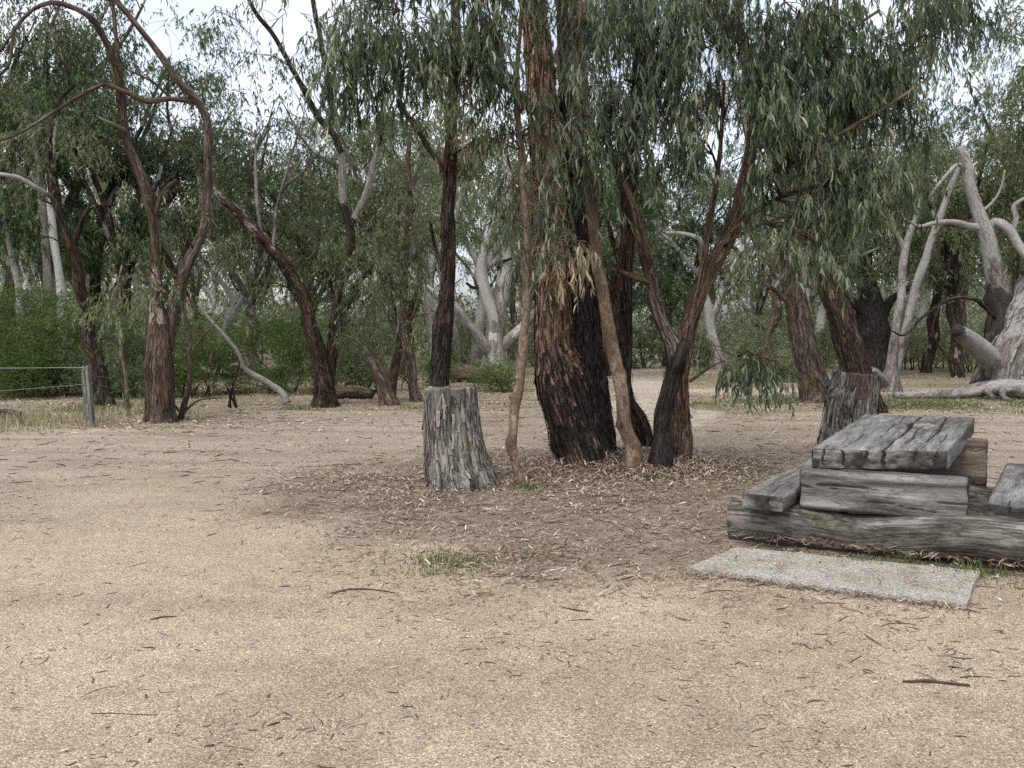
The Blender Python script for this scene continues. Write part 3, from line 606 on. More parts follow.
beam('riser', loc(-.655, .03, .425), ta, 1.09, .24, .30, seed=3, rough=.014, res=.012, corner=.03, ch=.22, pl=.10, cracks=(('r', .05, .1, .75, .007, .005, .05), ('r', -.07, .35, 1.0, .006, .004, .05), ('r', -.02, .5, 1.2, .005, .004, .05), ('r', .0, 0, .4, .006, .004, .05), ('t', .02, .2, 1.2, .01, .006, .04)))
br = beam('riser', loc(-.56, 1.42, .505), ta, 1.10, .24, .40, seed=4, rough=.012, corner=.05, ch=.0); br.data.materials[0] = M['wood_brown']; br['label'] = 'browner block under the far end of the tabletop'
d = np.array([.54, .84, .055]); NL = np.array([2.21, 6.52, .735]); NR = np.array([3.06, 6.31, .735])
top = beam('tabletop', (NL+NR)/2-np.array([0, 0, .078]), d, 1.78, .87, .155, seed=5, rough=.005, res=.0095, corner=.014, ch=.12, pl=.05, endrough=.008,
     cracks=(('t', .02, 0, 1.78, .06, .014, .06), ('t', .235, 0, 1.78, .04, .008, .05), ('t', -.24, 0, .9, .02, .006, .04), ('t', -.36, 0, .35, .015, .005, .03), ('t', .36, 0, .3, .015, .005, .03), ('t', -.08, 0, .25, .015, .005, .03), ('t', .13, .25, 1.2, .018, .006, .05), ('t', .335, .1, .9, .012, .005, .03), ('t', -.10, .5, 1.78, .012, .005, .05)))
def shear(o):                                                         # the near end is sawn slightly askew
    for v in o.data.vertices:
        q = np.array(v.co)+np.array(tab.location)-(NL+NR)/2; dd = nrm(d); f = 1-np.clip(np.dot(q, dd)/1.78, 0, 1)*.4
        sx = np.cross(dd, [0, 0, 1.]); v.co += Vector(dd*np.dot(q, nrm(sx))*.36*f)
    o.data.update()
shear(top)
bd = np.array([.53, .85, .0])
beam('bench_seat', np.array([1.785, 6.36, .357]), bd, 2.0, .31, .128, seed=6, rough=.006, corner=.022, ch=.05, cracks=(('t', .03, 0, .9, .02, .006, .03), ('t', -.06, .3, 1.3, .012, .005, .03)))
beam('bench_seat', np.array([3.335, 5.955, .355]), bd, 2.15, .30, .135, seed=7, rough=.006, corner=.02, cracks=(('t', -.02, 0, 1.2, .018, .006, .03),))
# concrete slab in front of the table
def slab(c4, z, h):
    c4 = np.array(c4, float); n = 40; V = []; rngs = np.random.default_rng(4)
    per = []
    for k in range(4):
        for f in np.linspace(0, 1, n, endpoint=False): per.append(c4[k]+(c4[(k+1) % 4]-c4[k])*f)
    per = np.array(per); cen = c4.mean(0); m = len(per); per = per+rngs.normal(size=per.shape)*.003+np.stack([fbm(np.stack([per[:, 0]*5, per[:, 1]*5, per[:, 0]*0], -1), 4), fbm(np.stack([per[:, 0]*5, per[:, 1]*5, per[:, 0]*0+9], -1), 4)], -1)*.012
    rings = [(1.0, -.06), (1.0, h-.008), (.996, h), (.6, h+.002), (.2, h+.002)]
    for f, zz in rings: V.append(np.hstack([cen+(per-cen)*f, np.full((m, 1), z+zz)]))
    V = np.vstack(V+[np.array([[*cen, z+h+.002]])]); Q = []; jj = np.arange(m); jx = (jj+1) % m
    for k in range(len(rings)-1): Q.append(np.stack([k*m+jj, k*m+jx, (k+1)*m+jx, (k+1)*m+jj], -1))
    T = np.stack([(len(rings)-1)*m+jj, (len(rings)-1)*m+jx, np.full(m, len(V)-1)], -1)
    o = build('concrete_slab', V, np.vstack(Q), T, M['concrete'], loc=(*cen, 0), smooth=False); o.location = (*cen, 0); return o
sl = slab([(1.15, 5.81), (2.58, 5.02), (3.02, 5.72), (1.60, 6.36)], 0., .036)
tag(sl, 'flat speckled grey concrete slab in front of the picnic table', 'slab')

# ---------------------------------------------------------------- px-traced stems
def pxrow(p):
    u, v, D, wd = p[:4]; ch = p[4] if len(p) > 4 else 0; pl = p[5] if len(p) > 5 else 0
    return np.array([*at(u, v, D), wd/2*D/F, ch, pl])
def stem_pts(pts, ground=True):
    R = np.array([pxrow(p) for p in pts])
    if ground:
        b = R[0].copy(); b[2] = float(ground_z(b[0], b[1]))-.14; b[3] *= 1.08
        if R[0][2] < b[2]+.1: R = R[1:]
        R = np.vstack([b, R])
    return R
def blob(u, v, D, ru, rv=None, cov=1.5, **k):
    rv = rv or ru; s = D/F; o = dict(k); cov = cov
    return ('px', at(u, v, D), np.array([ru*s, (ru+rv)/2*s, rv*s]), cov, o)
def leafcount(b, L, W):
    _, c, rad, cov, o = b; A_ = math.pi*rad[0]*rad[2]; return (c, rad, max(20, int(cov*A_/(.32*L*W))), o)
def tree(label, stems, blobs, bark, leaf='leaf_mid', name='eucalyptus_tree', group=None, cat='tree', rng=None, L=.16, W=.028, ns=14, step=.18, rough=.12, twigs=5, rmax=.05, limbs=(), mats=None, lpl=.35, extra=None, **kw):
    """stems: list of (pixel rows, options); the first row of a stem stands on the ground unless ground=False"""
    rng = rng or RNG; first = stem_pts(stems[0][0]); base = np.array([first[0][0], first[0][1], float(ground_z(first[0][0], first[0][1]))])
    root = thing(name, label, cat, base, group); skel = []; accs = []
    for k, (pts, o) in enumerate(stems):
        o = dict(o); R = stem_pts(pts, o.pop('ground', True)); a = Acc(); bm = o.pop('bark', bark); part = o.pop('part', 'trunk'); bl = o.pop('label', None)
        q = dict(ns=ns, step=step, rough=rough, seed=1+k*.37+base[0]*.13); q.update(o)
        S = tube(a, R, **q); skel.append(S); accs.append((a, bm, part, bl))
    la = Acc(); bl_ = [leafcount(b, kw.get('L', L), kw.get('W', W)) for b in blobs]
    if bl_: crown(accs[0][0], la, skel, bl_, rng, twigs=twigs, rmax=rmax, pl=lpl, L=L, W=W, **kw)
    for a, bm, part, bl in accs:
        o = a.build(part, M[bm], root, loc=base)
        if bl: o['label'] = bl
    if extra: extra(root, base)
    if la.n: la.build('crown', M[leaf], root, loc=base, smooth=False)
    return root
near = dict(leaf='leaf_near', L=.15, W=.0165, curved=True, droop=1.4, spread=.38, k=16, twig=.26, gap=2.0, gapt=-.22, sub=7, sig=.095,  ns=28, step=.09, twigs=13)
def blobs(D, lst, cov=1.5, **k):
    out = []
    for b in lst:
        u, v, ru = b[:3]; rv = b[3] if len(b) > 3 else ru; dd = b[4] if len(b) > 4 else D
        out.append(blob(u, v-(10 if dd < 10.5 else 0), dd, ru, rv, cov*(1.02 if dd < 10.5 else 1), **k))
    return out
def ribbons(root, base):
    r = np.random.default_rng(12); a = Acc(); n = 46; P = np.array([at(r.uniform(537, 572), r.uniform(20, 230), 9.62) for k in range(n)]); d = nrm(np.array([0, -.05, -1.])+r.normal(size=(n, 3))*.12)
    leaf_quads(a, P, d, r.uniform(.2, .75, n), r.uniform(.012, .03, n), r.uniform(.15, .62, n), r, True, .1); o = a.build('peeling_bark', M['litter'], root, loc=base, smooth=False)
# --- the clump on the mound
tree('stout gum with twin stems, stringy red-brown on the left and charred black on the right', [
    ([(584, 457, 10.05, 42, .66), (579, 442, 10.05, 42, .66), (569, 412, 10.05, 48, .62), (561, 385, 10.05, 48, .56), (556, 362, 10.05, 42, .42), (552.5, 342, 10.05, 35, .1), (551.5, 300, 10.05, 32, 0), (551, 250, 10.05, 31), (549, 190, 10.05, 30), (545, 130, 10., 28), (539, 60, 9.9, 25), (532, 0, 9.8, 22), (524, -80, 9.6, 17), (518, -150, 9.5, 12)], dict(ns=72, step=.035, rough=.17, kt=4.2, kz=1.1, knots=9, lobes=.12, shag=3200, shl=.3, shw=.028, kink=0)),
    ([(594, 455, 10.2, 46, .85), (591, 430, 10.2, 45, .8), (587, 400, 10.2, 44, .75), (585, 370, 10.2, 41, .8), (583, 345, 10.2, 38, .8), (581, 300, 10.2, 34, .75), (580, 250, 10.2, 33, .7), (579, 200, 10.2, 31, .6), (576, 130, 10.2, 28, .5), (571, 60, 10.2, 24, .4), (568, 0, 10.2, 20, .2), (566, -80, 10.2, 14)], dict(bark='bark_dark', ns=60, step=.04, rough=.18, kt=4., kz=1.1, lobes=.12, knots=3, shag=2200, shl=.22, shw=.026, kink=0, label='charred black right-hand trunk')),
    ([(456, 72, 8.6, 5), (490, 78, 9.2, 7), (520, 95, 9.7, 9), (541, 118, 10., 12)], dict(ground=False, part='limb', ns=10, step=.1)),
  ], blobs(8.6, [(350, 14, 36), (388, 18, 36), (345, 50, 27, 40), (378, 58, 34, 44), (425, 22, 36), (418, 60, 30, 36), (465, 18, 36), (462, 62, 30, 32), (500, 22, 34), (498, 66, 26, 34), (352, 86, 14, 26), (392, 88, 16, 26), (430, 84, 18, 22), (536, 26, 34, 36, 9.2), (330, -20, 40), (400, -30, 50), (480, -30, 50), (560, -20, 40)], 1.6) + blobs(11.6, [(350, 30, 40, 34), (410, 20, 44, 34), (450, 45, 40, 40), (500, 30, 40), (560, 30, 44, 40), (590, 70, 36, 40), (540, 100, 30)], .5, tone=-.05)
   + blobs(8.8, [(458, 95, 14, 20), (515, 80, 12, 22)], 1.2, dead=.55),
  'bark_red', rmax=.06, extra=ribbons, **near)
tree('slender straight tan pole stem in front of the charred gum', [
    ([(633, 452, 9.5, 17), (629, 435, 9.5, 15), (622, 400, 9.5, 13.5), (613, 360, 9.5, 13), (606, 320, 9.5, 12.5), (600, 280, 9.45, 12), (595, 240, 9.4, 11.5), (591, 200, 9.4, 11), (586, 150, 9.3, 10), (583, 100, 9.3, 9), (581, 50, 9.3, 7), (580, 0, 9.3, 6), (578, -60, 9.3, 4)], dict(ns=18, step=.08, rough=.05, knots=10, lobes=.1)),
  ], blobs(9.0, [(570, 150, 24, 32), (600, 140, 28, 30), (585, 105, 26, 30), (605, 185, 20, 30)], .85, dead=.07) + blobs(9.2, [(590, 60, 30), (610, 20, 30)], 1.3), 'bark_tan', rmax=.03, **near)
tree('upright dark red-brown trunk standing just behind the tan pole stem', [
    ([(640, 440, 11., 22, .3), (635, 420, 11., 19, .3), (627, 395, 11., 14, .2), (624, 360, 11., 13.5, .1), (623, 320, 11., 14.5), (624, 270, 11., 15), (628, 215, 11., 15), (632, 160, 11., 14), (636, 100, 11., 12.5), (638, 50, 11., 11), (637, 0, 11., 9.5), (640, -80, 11., 7)], dict(ns=30, rough=.16, lobes=.15, shag=700, shl=.22, shw=.016)),
  ], blobs(10.2, [(615, 40, 40), (650, 60, 40), (690, 30, 42), (640, 10, 44), (660, 100, 36), (625, 100, 30), (700, 75, 36), (620, -20, 50), (690, -25, 50)], 1.5), 'bark_dark', rmax=.05, **near)
tree('leaning grey stem with a burnt black foot and a broken charred knob', [
    ([(660, 455, 9.6, 21, 1.), (660, 440, 9.6, 17, 1.), (664, 415, 9.6, 17.5, 1.), (670, 385, 9.6, 16, 1.), (674, 362, 9.6, 18, .8), (671, 346, 9.6, 15, .35), (665, 333, 9.6, 13, 0, 0), (656, 310, 9.6, 12.5), (648, 270, 9.6, 12.5), (640, 230, 9.5, 11.5), (631, 203, 9.5, 10.5), (618, 172, 9.45, 9), (607, 148, 9.4, 8)], dict(ns=28, rough=.14, cap1=True, step=.04, shag=420, shl=.16, shw=.014)),
    ([(674, 372, 9.55, 9, 1.), (679, 358, 9.5, 12, 1.), (683, 347, 9.5, 13, 1.), (686, 340, 9.5, 7, 1.)], dict(ground=False, part='broken_stub', ns=18, step=.02, rough=.3)),
    ([(600, 262, 9.55, 4), (618, 270, 9.6, 5), (640, 278, 9.6, 6), (650, 283, 9.6, 7)], dict(ground=False, part='limb', ns=8, step=.05, rough=.05)),
  ], blobs(9.2, [(640, 130, 34), (620, 115, 26, 30), (660, 150, 28, 36), (630, 165, 20, 22), (610, 120, 20)], 1.1, dead=.06), 'bark_grey', rmax=.03, **near)
tree('red-brown gum leaning right with a thin red side stem and a drooping low sprig', [
    ([(678, 437, 10.1, 26), (679, 420, 10.1, 20, .45), (681, 395, 10.1, 18, .4), (682, 370, 10.1, 16, .25), (685, 340, 10.1, 15.5, .1), (691, 315, 10.1, 16), (700, 290, 10.1, 16), (712, 268, 10.1, 15.5), (725, 240, 10.1, 16), (738, 210, 10., 16), (748, 165, 10., 13), (755, 125, 9.9, 11), (750, 85, 9.8, 10, 0, .6), (743, 45, 9.8, 8, 0, .9), (737, 0, 9.8, 7, 0, .9), (730, -60, 9.8, 5, 0, .9)], dict(ns=30, rough=.12, lobes=.12, step=.05, shag=700, shl=.2, shw=.016)),
    ([(697, 296, 10.1, 8), (703, 265, 10., 6.5), (710, 220, 9.9, 6), (718, 170, 9.8, 5), (722, 120, 9.7, 4), (724, 80, 9.6, 3)], dict(ground=False, ns=10, rough=.05, step=.1, part='side_stem')),
    ([(690, 381, 10.0, 4), (705, 370, 9.8, 3.2), (722, 361, 9.6, 2.6), (740, 356, 9.5, 2.2), (756, 355, 9.4, 1.6), (776, 360, 9.3, 1)], dict(ground=False, bark='bark_pale', ns=7, rough=0, step=.06, part='limb')),
    ([(745, 190, 10.0, 7), (780, 168, 9.5, 6), (815, 150, 9.2, 5), (850, 128, 9.0, 4), (890, 105, 8.9, 3), (925, 80, 8.9, 2)], dict(ground=False, ns=8, rough=.04, step=.1, part='limb')),
    ([(752, 150, 9.9, 7), (775, 105, 9.5, 6), (800, 70, 9.3, 5), (835, 40, 9.1, 4), (880, 10, 9., 3)], dict(ground=False, ns=8, rough=.04, step=.1, part='limb')),
    ([(733, 232, 10.0, 6), (765, 205, 9.6, 5), (800, 190, 9.4, 4), (840, 183, 9.2, 3), (880, 178, 9.1, 2)], dict(ground=False, ns=8, rough=.04, step=.1, part='limb')),
  ], blobs(9.2, [(735, 40, 44), (785, 28, 44), (770, 75, 42), (815, 22, 38), (815, 70, 42), (745, 110, 42), (790, 120, 42), (845, 50, 38, 36), (838, 105, 42), (860, 90, 36), (775, 158, 40), (818, 158, 40), (856, 150, 38), (895, 85, 32, 30), (900, 128, 34), (762, 190, 20, 32), (785, 205, 38), (825, 205, 36), (872, 180, 26, 36), (775, 238, 30, 30), (812, 240, 26, 32), (838, 222, 18, 28), (885, 185, 22, 26), (930, 115, 24, 34), (940, 60, 26, 34), (905, 20, 30, 24, 10.), (960, 15, 34, 24, 10.), (700, 125, 28, 34), (690, 160, 22, 26), (760, -25, 55), (840, -30, 55), (930, -25, 55), (690, 55, 36), (715, 95, 34), (880, 60, 30), (700, 10, 40)], 1.55) + blobs(12., [(680, 60, 44), (730, 100, 40), (790, 60, 46), (850, 70, 44), (900, 60, 40), (830, 130, 40), (880, 130, 36), (760, 170, 36), (940, 30, 40, 30), (820, 15, 50, 34)], .55, tone=-.05)
   + blobs(9.35, [(735, 366, 20, 12), (752, 368, 20, 12), (768, 372, 14, 12), (745, 378, 22, 12), (722, 374, 10, 10), (762, 384, 14, 10)], 1.7, dead=.0, gapt=-1, twig=.2, L=.12),
  'bark_brown', rmax=.05, **near)
tree('crooked thin tan sapling beside the grey stump, hung with pale dead leaves', [
    ([(523, 488, 8.95, 11), (520, 478, 8.95, 9), (515, 456, 8.95, 9), (511.5, 444, 8.95, 11.5), (513, 430, 8.95, 9.5), (515, 410, 8.95, 9), (519, 385, 8.95, 9), (523, 350, 8.95, 8.5), (526, 313, 8.95, 8), (527, 275, 8.95, 7.6), (526, 230, 8.95, 7.2), (522, 170, 9., 6.6), (519, 122, 9., 6), (517, 80, 9., 5), (520, 30, 9., 4), (525, -20, 9., 3)], dict(ns=16, rough=.05, knots=14, step=.06)),
  ], blobs(8.9, [(512, 150, 24, 32), (505, 190, 24, 32), (515, 232, 26, 30), (498, 225, 18, 26), (545, 215, 26, 30), (540, 175, 22, 30), (560, 195, 22, 30), (535, 255, 22, 20), (515, 110, 26, 30), (545, 130, 24, 30), (525, 68, 24)], .72, dead=.14)
   + blobs(8.9, [(562, 245, 13, 20), (572, 252, 9, 22), (548, 262, 12, 14)], 1.3, dead=.9, gapt=-2), 'bark_tan', rmax=.018, **near)
# ---------------------------------------------------------------- stumps
def stump(label, pts, seed, name='tree_stump', ns=96, rag=.03, rough=.14, mat='wood_stump', spots=(), **k):
    R = stem_pts(pts); base = np.array([R[0][0], R[0][1], float(ground_z(R[0][0], R[0][1]))]); root = thing(name, label, 'stump', base)
    a = Acc(); tube(a, R, ns, .022, rough, kink=0, kz=.7, kt=5.5, seed=seed, lobes=.10, rag=rag, cap1=True, **k)
    for (u, v, D, rx, rz, amt, key) in spots:
        p = at(u, v, D); V = a.V[0]; g_ = amt*np.exp(-((V[:, 0]-p[0])/rx)**2-((V[:, 2]-p[2])/rz)**2-((V[:, 1]-p[1])/.3)**2); a.A[key][0] = (a.A[key][0]+g_).astype(np.float32)
    a.build('trunk', M[mat], root, loc=base); return root
stump('pale grey cut stump with an orange-brown scar, standing alone in the gravel', [(463, 492, 8.98, 78, .32, 0), (461, 482, 8.98, 70, .3, 0), (457, 465, 8.98, 61, .22, .0), (454.5, 445, 8.98, 56, .1), (452.5, 425, 8.98, 53), (451.5, 405, 8.98, 50.5), (450.5, 387, 8.98, 49)], 1.1, rag=.03, shag=420, shl=.25, shw=.03, spots=[(470, 443, 8.7, .045, .12, 1.0, 'pl'), (430, 440, 8.9, .07, .3, .4, 'ch')])
stump('jagged brown and grey stump standing behind the picnic table', [(846, 447, 11.8, 54, .2), (848, 430, 11.8, 49, .1), (850, 405, 11.8, 47, .05), (853, 390, 11.8, 45, .0), (855, 374, 11.8, 44, .05)], 2.3, rag=.06, rough=.17, mat='wood_stump_brown', shag=160, shl=.3, shw=.035, spots=[(862, 400, 11.5, .09, .3, .6, 'pl')])
stump('small pale post-like stump beyond the drooping sprig', [(745, 398, 20.4, 14, 0, .9), (745, 390, 20.4, 9, 0, .9), (744.5, 376, 20.4, 7.5, 0, .9)], 4.1, ns=20, rag=.05, mat='bark_pale')

# ---------------------------------------------------------------- traced trees, left to right
mid = dict(L=.14, W=.025, droop=1., spread=.5, k=12, twig=.32, gap=1.1, gapt=-.22, sub=8, sig=.16, lpl=.2)
sparse = dict(mid, gap=1.8, gapt=-.12)
tree('tall arching gum beyond the fence post, its bare limbs looping over to the left', [
    ([(161, 425, 15.2, 33.00, .35), (160, 412, 15.2, 27.00, .3), (159, 390, 15.2, 25.00, .15), (158, 360, 15.2, 25.00), (158, 330, 15.2, 21.00), (157, 300, 15.2, 12.90, 0, .12), (157, 256, 15.2, 11.18), (152, 213, 15.2, 10.32), (140, 173, 15.2, 9.89), (128, 143, 15.2, 9.46), (124, 120, 15.1, 8.60), (121, 90, 15, 7.31), (114, 63, 14.9, 6.45), (103, 37, 14.7, 5.59), (90, 17, 14.5, 5.16), (67, 5, 14.3, 4.30), (49, 3, 14.1, 3.78), (30, 12, 14, 3.27), (14, 31, 13.9, 2.84), (0, 52, 13.8, 2.24)], dict(ns=36, rough=.15, step=.06, lobes=.15, shag=900, shl=.22, shw=.02)),
    ([(167, 350, 15.3, 12.00), (171, 325, 15.35, 12.00), (176, 300, 15.4, 9.89), (184, 272, 15.4, 9.46), (193, 250, 15.4, 9.46), (203, 227, 15.4, 9.03), (207.5, 193, 15.4, 8.17), (207.5, 150, 15.3, 7.74), (206, 122, 15.3, 7.74), (197, 100, 15.2, 8.17), (178, 83, 15.1, 7.31), (163, 60, 15, 6.45), (143, 33, 14.9, 5.85), (127, 13, 14.8, 5.16), (112, -2, 14.7, 4.30), (90, -25, 14.6, 3.01)], dict(ground=False, ns=22, rough=.12, step=.08, bark='bark_grey')),
    ([(194, 102, 15.2, 5), (170, 98.5, 15.1, 5), (147, 101, 15, 5), (127, 93, 14.9, 4.4), (107, 84, 14.8, 4.2), (90, 90, 14.7, 3.8), (57, 110, 14.5, 3), (20, 133, 14.3, 2.4), (-5, 142, 14.2, 2)], dict(ground=False, ns=10, rough=.05, step=.1, part='limb', bark='bark_grey')),
    ([(121, 88, 15, 5), (118, 55, 15, 4.4), (114, 20, 15, 4), (110, -15, 15, 3)], dict(ground=False, ns=8, rough=.05, step=.1, part='limb')),
    ([(125, 130, 15.1, 4), (112, 124, 14.9, 3.6), (98, 117, 14.8, 2.6)], dict(ground=False, ns=8, rough=.05, step=.05, part='limb', bark='bark_pale')),
    ([(124, 131, 15.1, 3), (112, 133, 15, 2.6), (97, 145, 14.8, 2), (75, 148, 14.7, 1.6), (50, 145, 14.6, 1)], dict(ground=False, ns=7, rough=.0, step=.08, part='limb')),
    ([(14, 31, 13.9, 3.5), (12, 45, 13.9, 3.2), (9, 65, 13.9, 3), (-4, 78, 13.9, 3)], dict(ground=False, ns=7, rough=.0, step=.08, part='limb')),
    ([(155, 215, 15.2, 6), (160, 200, 15.2, 5), (168, 187, 15.2, 4.5), (177, 180, 15.2, 3.5)], dict(ground=False, ns=8, rough=.1, step=.06, part='limb')),
    ([(172, 99, 15.1, 3), (150, 80, 15, 2.4), (128, 70, 14.9, 1.8), (112, 62, 14.8, 1.2)], dict(ground=False, ns=6, rough=0, step=.1, part='limb')),
  ], blobs(14.6, [(20, 70, 16, 14), (45, 118, 14, 10), (190, 275, 14, 22), (165, 300, 12, 16), (140, 270, 10, 12), (178, 210, 12, 14), (10, 95, 16), (15, 20, 18, 14), (185, 240, 12, 18)], .6), 'bark_mixed', rmax=.03, **sparse)
tree('dark crooked gum standing just behind the fence post', [
    ([(103, 407, 18.6, 24, .6), (99, 390, 18.6, 17, .5), (95, 360, 18.6, 14, .3), (88, 335, 18.6, 13, .2), (84, 300, 18.6, 12), (78, 275, 18.6, 11), (71, 245, 18.6, 9), (60, 217, 18.6, 7.5), (51, 187, 18.5, 6), (50, 150, 18.5, 5.5, 0, .4), (52, 123, 18.5, 5), (60, 100, 18.4, 4), (75, 85, 18.3, 3)], dict(ns=20, rough=.18, step=.1)),
    ([(73, 248, 18.6, 6), (80, 225, 18.6, 5), (90, 208, 18.5, 4), (115, 205, 18.4, 2.5)], dict(ground=False, ns=8, part='limb', step=.1)),
    ([(52, 197, 18.5, 5), (40, 190, 18.3, 4.5, 0, .9), (20, 178, 18.1, 4, 0, .9), (-5, 174, 18, 3.5, 0, .9)], dict(ground=False, ns=8, part='limb', step=.1, bark='bark_pale')),
  ], blobs(18.2, [(20, 200, 24, 20), (50, 160, 24, 20), (75, 190, 22, 18), (30, 240, 24, 14), (60, 120, 28, 20), (15, 150, 24, 24), (95, 210, 20, 14), (90, 150, 22, 20), (110, 185, 20, 16)], .5), 'bark_dark', **mid)
tree('leafy young gum with loose grey-green sprays between the fence post and the arching gum', [
    ([(128, 412, 16.4, 5), (126, 380, 16.4, 4), (120, 340, 16.4, 3.6), (116, 300, 16.4, 3), (122, 265, 16.4, 2)], dict(ns=8, rough=.05)),
  ], blobs(16.2, [(106, 320, 16, 20), (120, 290, 18, 18), (98, 345, 12, 12), (122, 350, 14, 20), (112, 380, 14, 16), (138, 320, 12, 20), (140, 280, 14, 16), (105, 295, 12, 14), (132, 382, 12, 14)], .75, tone=.12), 'bark_tan', rmax=.012, **dict(sparse, droop=1.2, L=.15, W=.028))
tree('twiggy leafless young tree leaning beside the foot of the arching gum', [
    ([(180, 420, 15.5, 7), (184, 405, 15.5, 6), (189, 385, 15.5, 5.4), (190, 355, 15.5, 4.8), (187, 325, 15.5, 4), (184, 300, 15.5, 3.4), (190, 270, 15.5, 2)], dict(ns=8, rough=.08)),
    ([(189, 360, 15.5, 3), (200, 340, 15.4, 2.4), (213, 325, 15.3, 1.8), (222, 312, 15.3, 1)], dict(ground=False, ns=6, part='limb', step=.1, rough=0)),
    ([(188, 395, 15.5, 3), (198, 385, 15.4, 2.2), (206, 372, 15.3, 1.4), (212, 352, 15.3, 1)], dict(ground=False, ns=6, part='limb', step=.1, rough=0)),
    ([(183, 412, 15.5, 3), (200, 400, 15.4, 2), (222, 398, 15.3, 1.2)], dict(ground=False, ns=6, part='limb', step=.1, rough=0)),
    ([(182, 415, 15.5, 3), (170, 400, 15.3, 2), (150, 385, 15.2, 1.2)], dict(ground=False, ns=6, part='limb', step=.1, rough=0)),
  ], blobs(15.4, [(200, 330, 14), (188, 290, 12, 16), (215, 375, 12, 10), (205, 400, 14, 8)], .25), 'bark_grey', name='young_tree', rmax=.01, **dict(sparse, twigs=14, dead=.25))
tree('dark furrowed gum leaning left, its foot shared with an upright forked stem with pale arms', [
    ([(325, 409, 18.3, 32, .6), (325, 398, 18.3, 22, .5), (323, 375, 18.3, 17.5, .3), (319, 350, 18.3, 15, .15), (313, 330, 18.3, 13), (303, 298, 18.3, 12), (287, 268, 18.3, 11), (267, 243, 18.2, 10, 0, .1), (247, 222, 18.1, 8.5, 0, .3), (223, 200, 18, 7, 0, .4), (213, 188, 17.9, 4.5, 0, .4), (200, 165, 17.8, 3), (180, 140, 17.7, 2)], dict(ns=30, rough=.17, step=.08, lobes=.15, shag=600, shl=.22, shw=.024)),
    ([(327, 392, 18.4, 12, .3), (330, 375, 18.45, 11), (333, 345, 18.5, 10.5), (334, 315, 18.5, 10), (340, 290, 18.5, 9.5), (347, 265, 18.5, 9), (350, 243, 18.5, 9), (350, 226, 18.5, 9, .2), (346, 212, 18.5, 7.5, 0, .2), (343, 190, 18.5, 7, 0, .8), (341, 160, 18.4, 6.5, 0, .6), (336, 137, 18.3, 6.5), (319, 118, 18.2, 6), (299, 82, 18, 5.4), (276, 40, 17.8, 4.6), (256, 13, 17.6, 4), (240, -20, 17.4, 3)], dict(ground=False, ns=18, rough=.1, step=.1)),
    ([(332, 128, 18.3, 5.5), (331, 105, 18.3, 6), (328, 83, 18.3, 5.6), (320, 40, 18.2, 5), (313, 0, 18.1, 4.5), (308, -40, 18, 3.5)], dict(ground=False, ns=10, rough=.1, step=.1, part='limb')),
    ([(352, 222, 18.5, 7, .2, 0), (357, 212, 18.5, 6.5, 0, .9), (367, 190, 18.4, 6.4, 0, .9), (374, 162, 18.3, 5.4, 0, .9), (379, 143, 18.2, 4, 0, .5), (386, 120, 18.1, 3), (395, 95, 18, 2)], dict(ground=False, ns=12, rough=.06, step=.1, part='limb')),
    ([(262, 238, 18.2, 4), (257, 200, 18.1, 3.4, 0, .5), (256, 165, 18, 3, 0, .5), (255, 130, 18, 2)], dict(ground=False, ns=7, rough=0, step=.15, part='limb', bark='bark_pale')),
    ([(273, 250, 18.2, 4), (276, 215, 18.2, 3.5), (282, 190, 18.1, 3), (303, 172, 18, 2.4), (325, 145, 18, 1.6)], dict(ground=False, ns=7, rough=0, step=.15, part='limb', bark='bark_pale')),
    ([(279, 200, 18.1, 3), (290, 160, 18, 2.4), (304, 115, 17.9, 1.6)], dict(ground=False, ns=6, rough=0, step=.15, part='limb', bark='bark_pale')),
  ], blobs(17.8, [(240, 30, 22, 20), (262, 62, 20), (285, 20, 24, 18), (300, 55, 18), (250, 95, 16, 14), (290, 95, 16, 16), (320, 30, 20), (335, 70, 18, 22), (225, 65, 16, 18), (265, 5, 26, 14), (215, 15, 14, 14), (245, 125, 18, 14), (270, 130, 16), (232, 95, 14), (300, 20, 20), (330, 100, 18, 16), (345, 20, 24)], 1.0) + blobs(18.3, [(365, 110, 24, 20), (390, 135, 22, 20), (345, 270, 30, 22), (320, 250, 28, 22), (370, 250, 26, 24), (305, 225, 24, 18), (290, 290, 24, 20), (330, 215, 24, 18), (240, 255, 24, 18), (220, 235, 20, 16), (255, 290, 22, 16), (375, 290, 24, 20), (348, 310, 20, 16), (300, 260, 20)], 1.0),
  'bark_dark', **sparse)
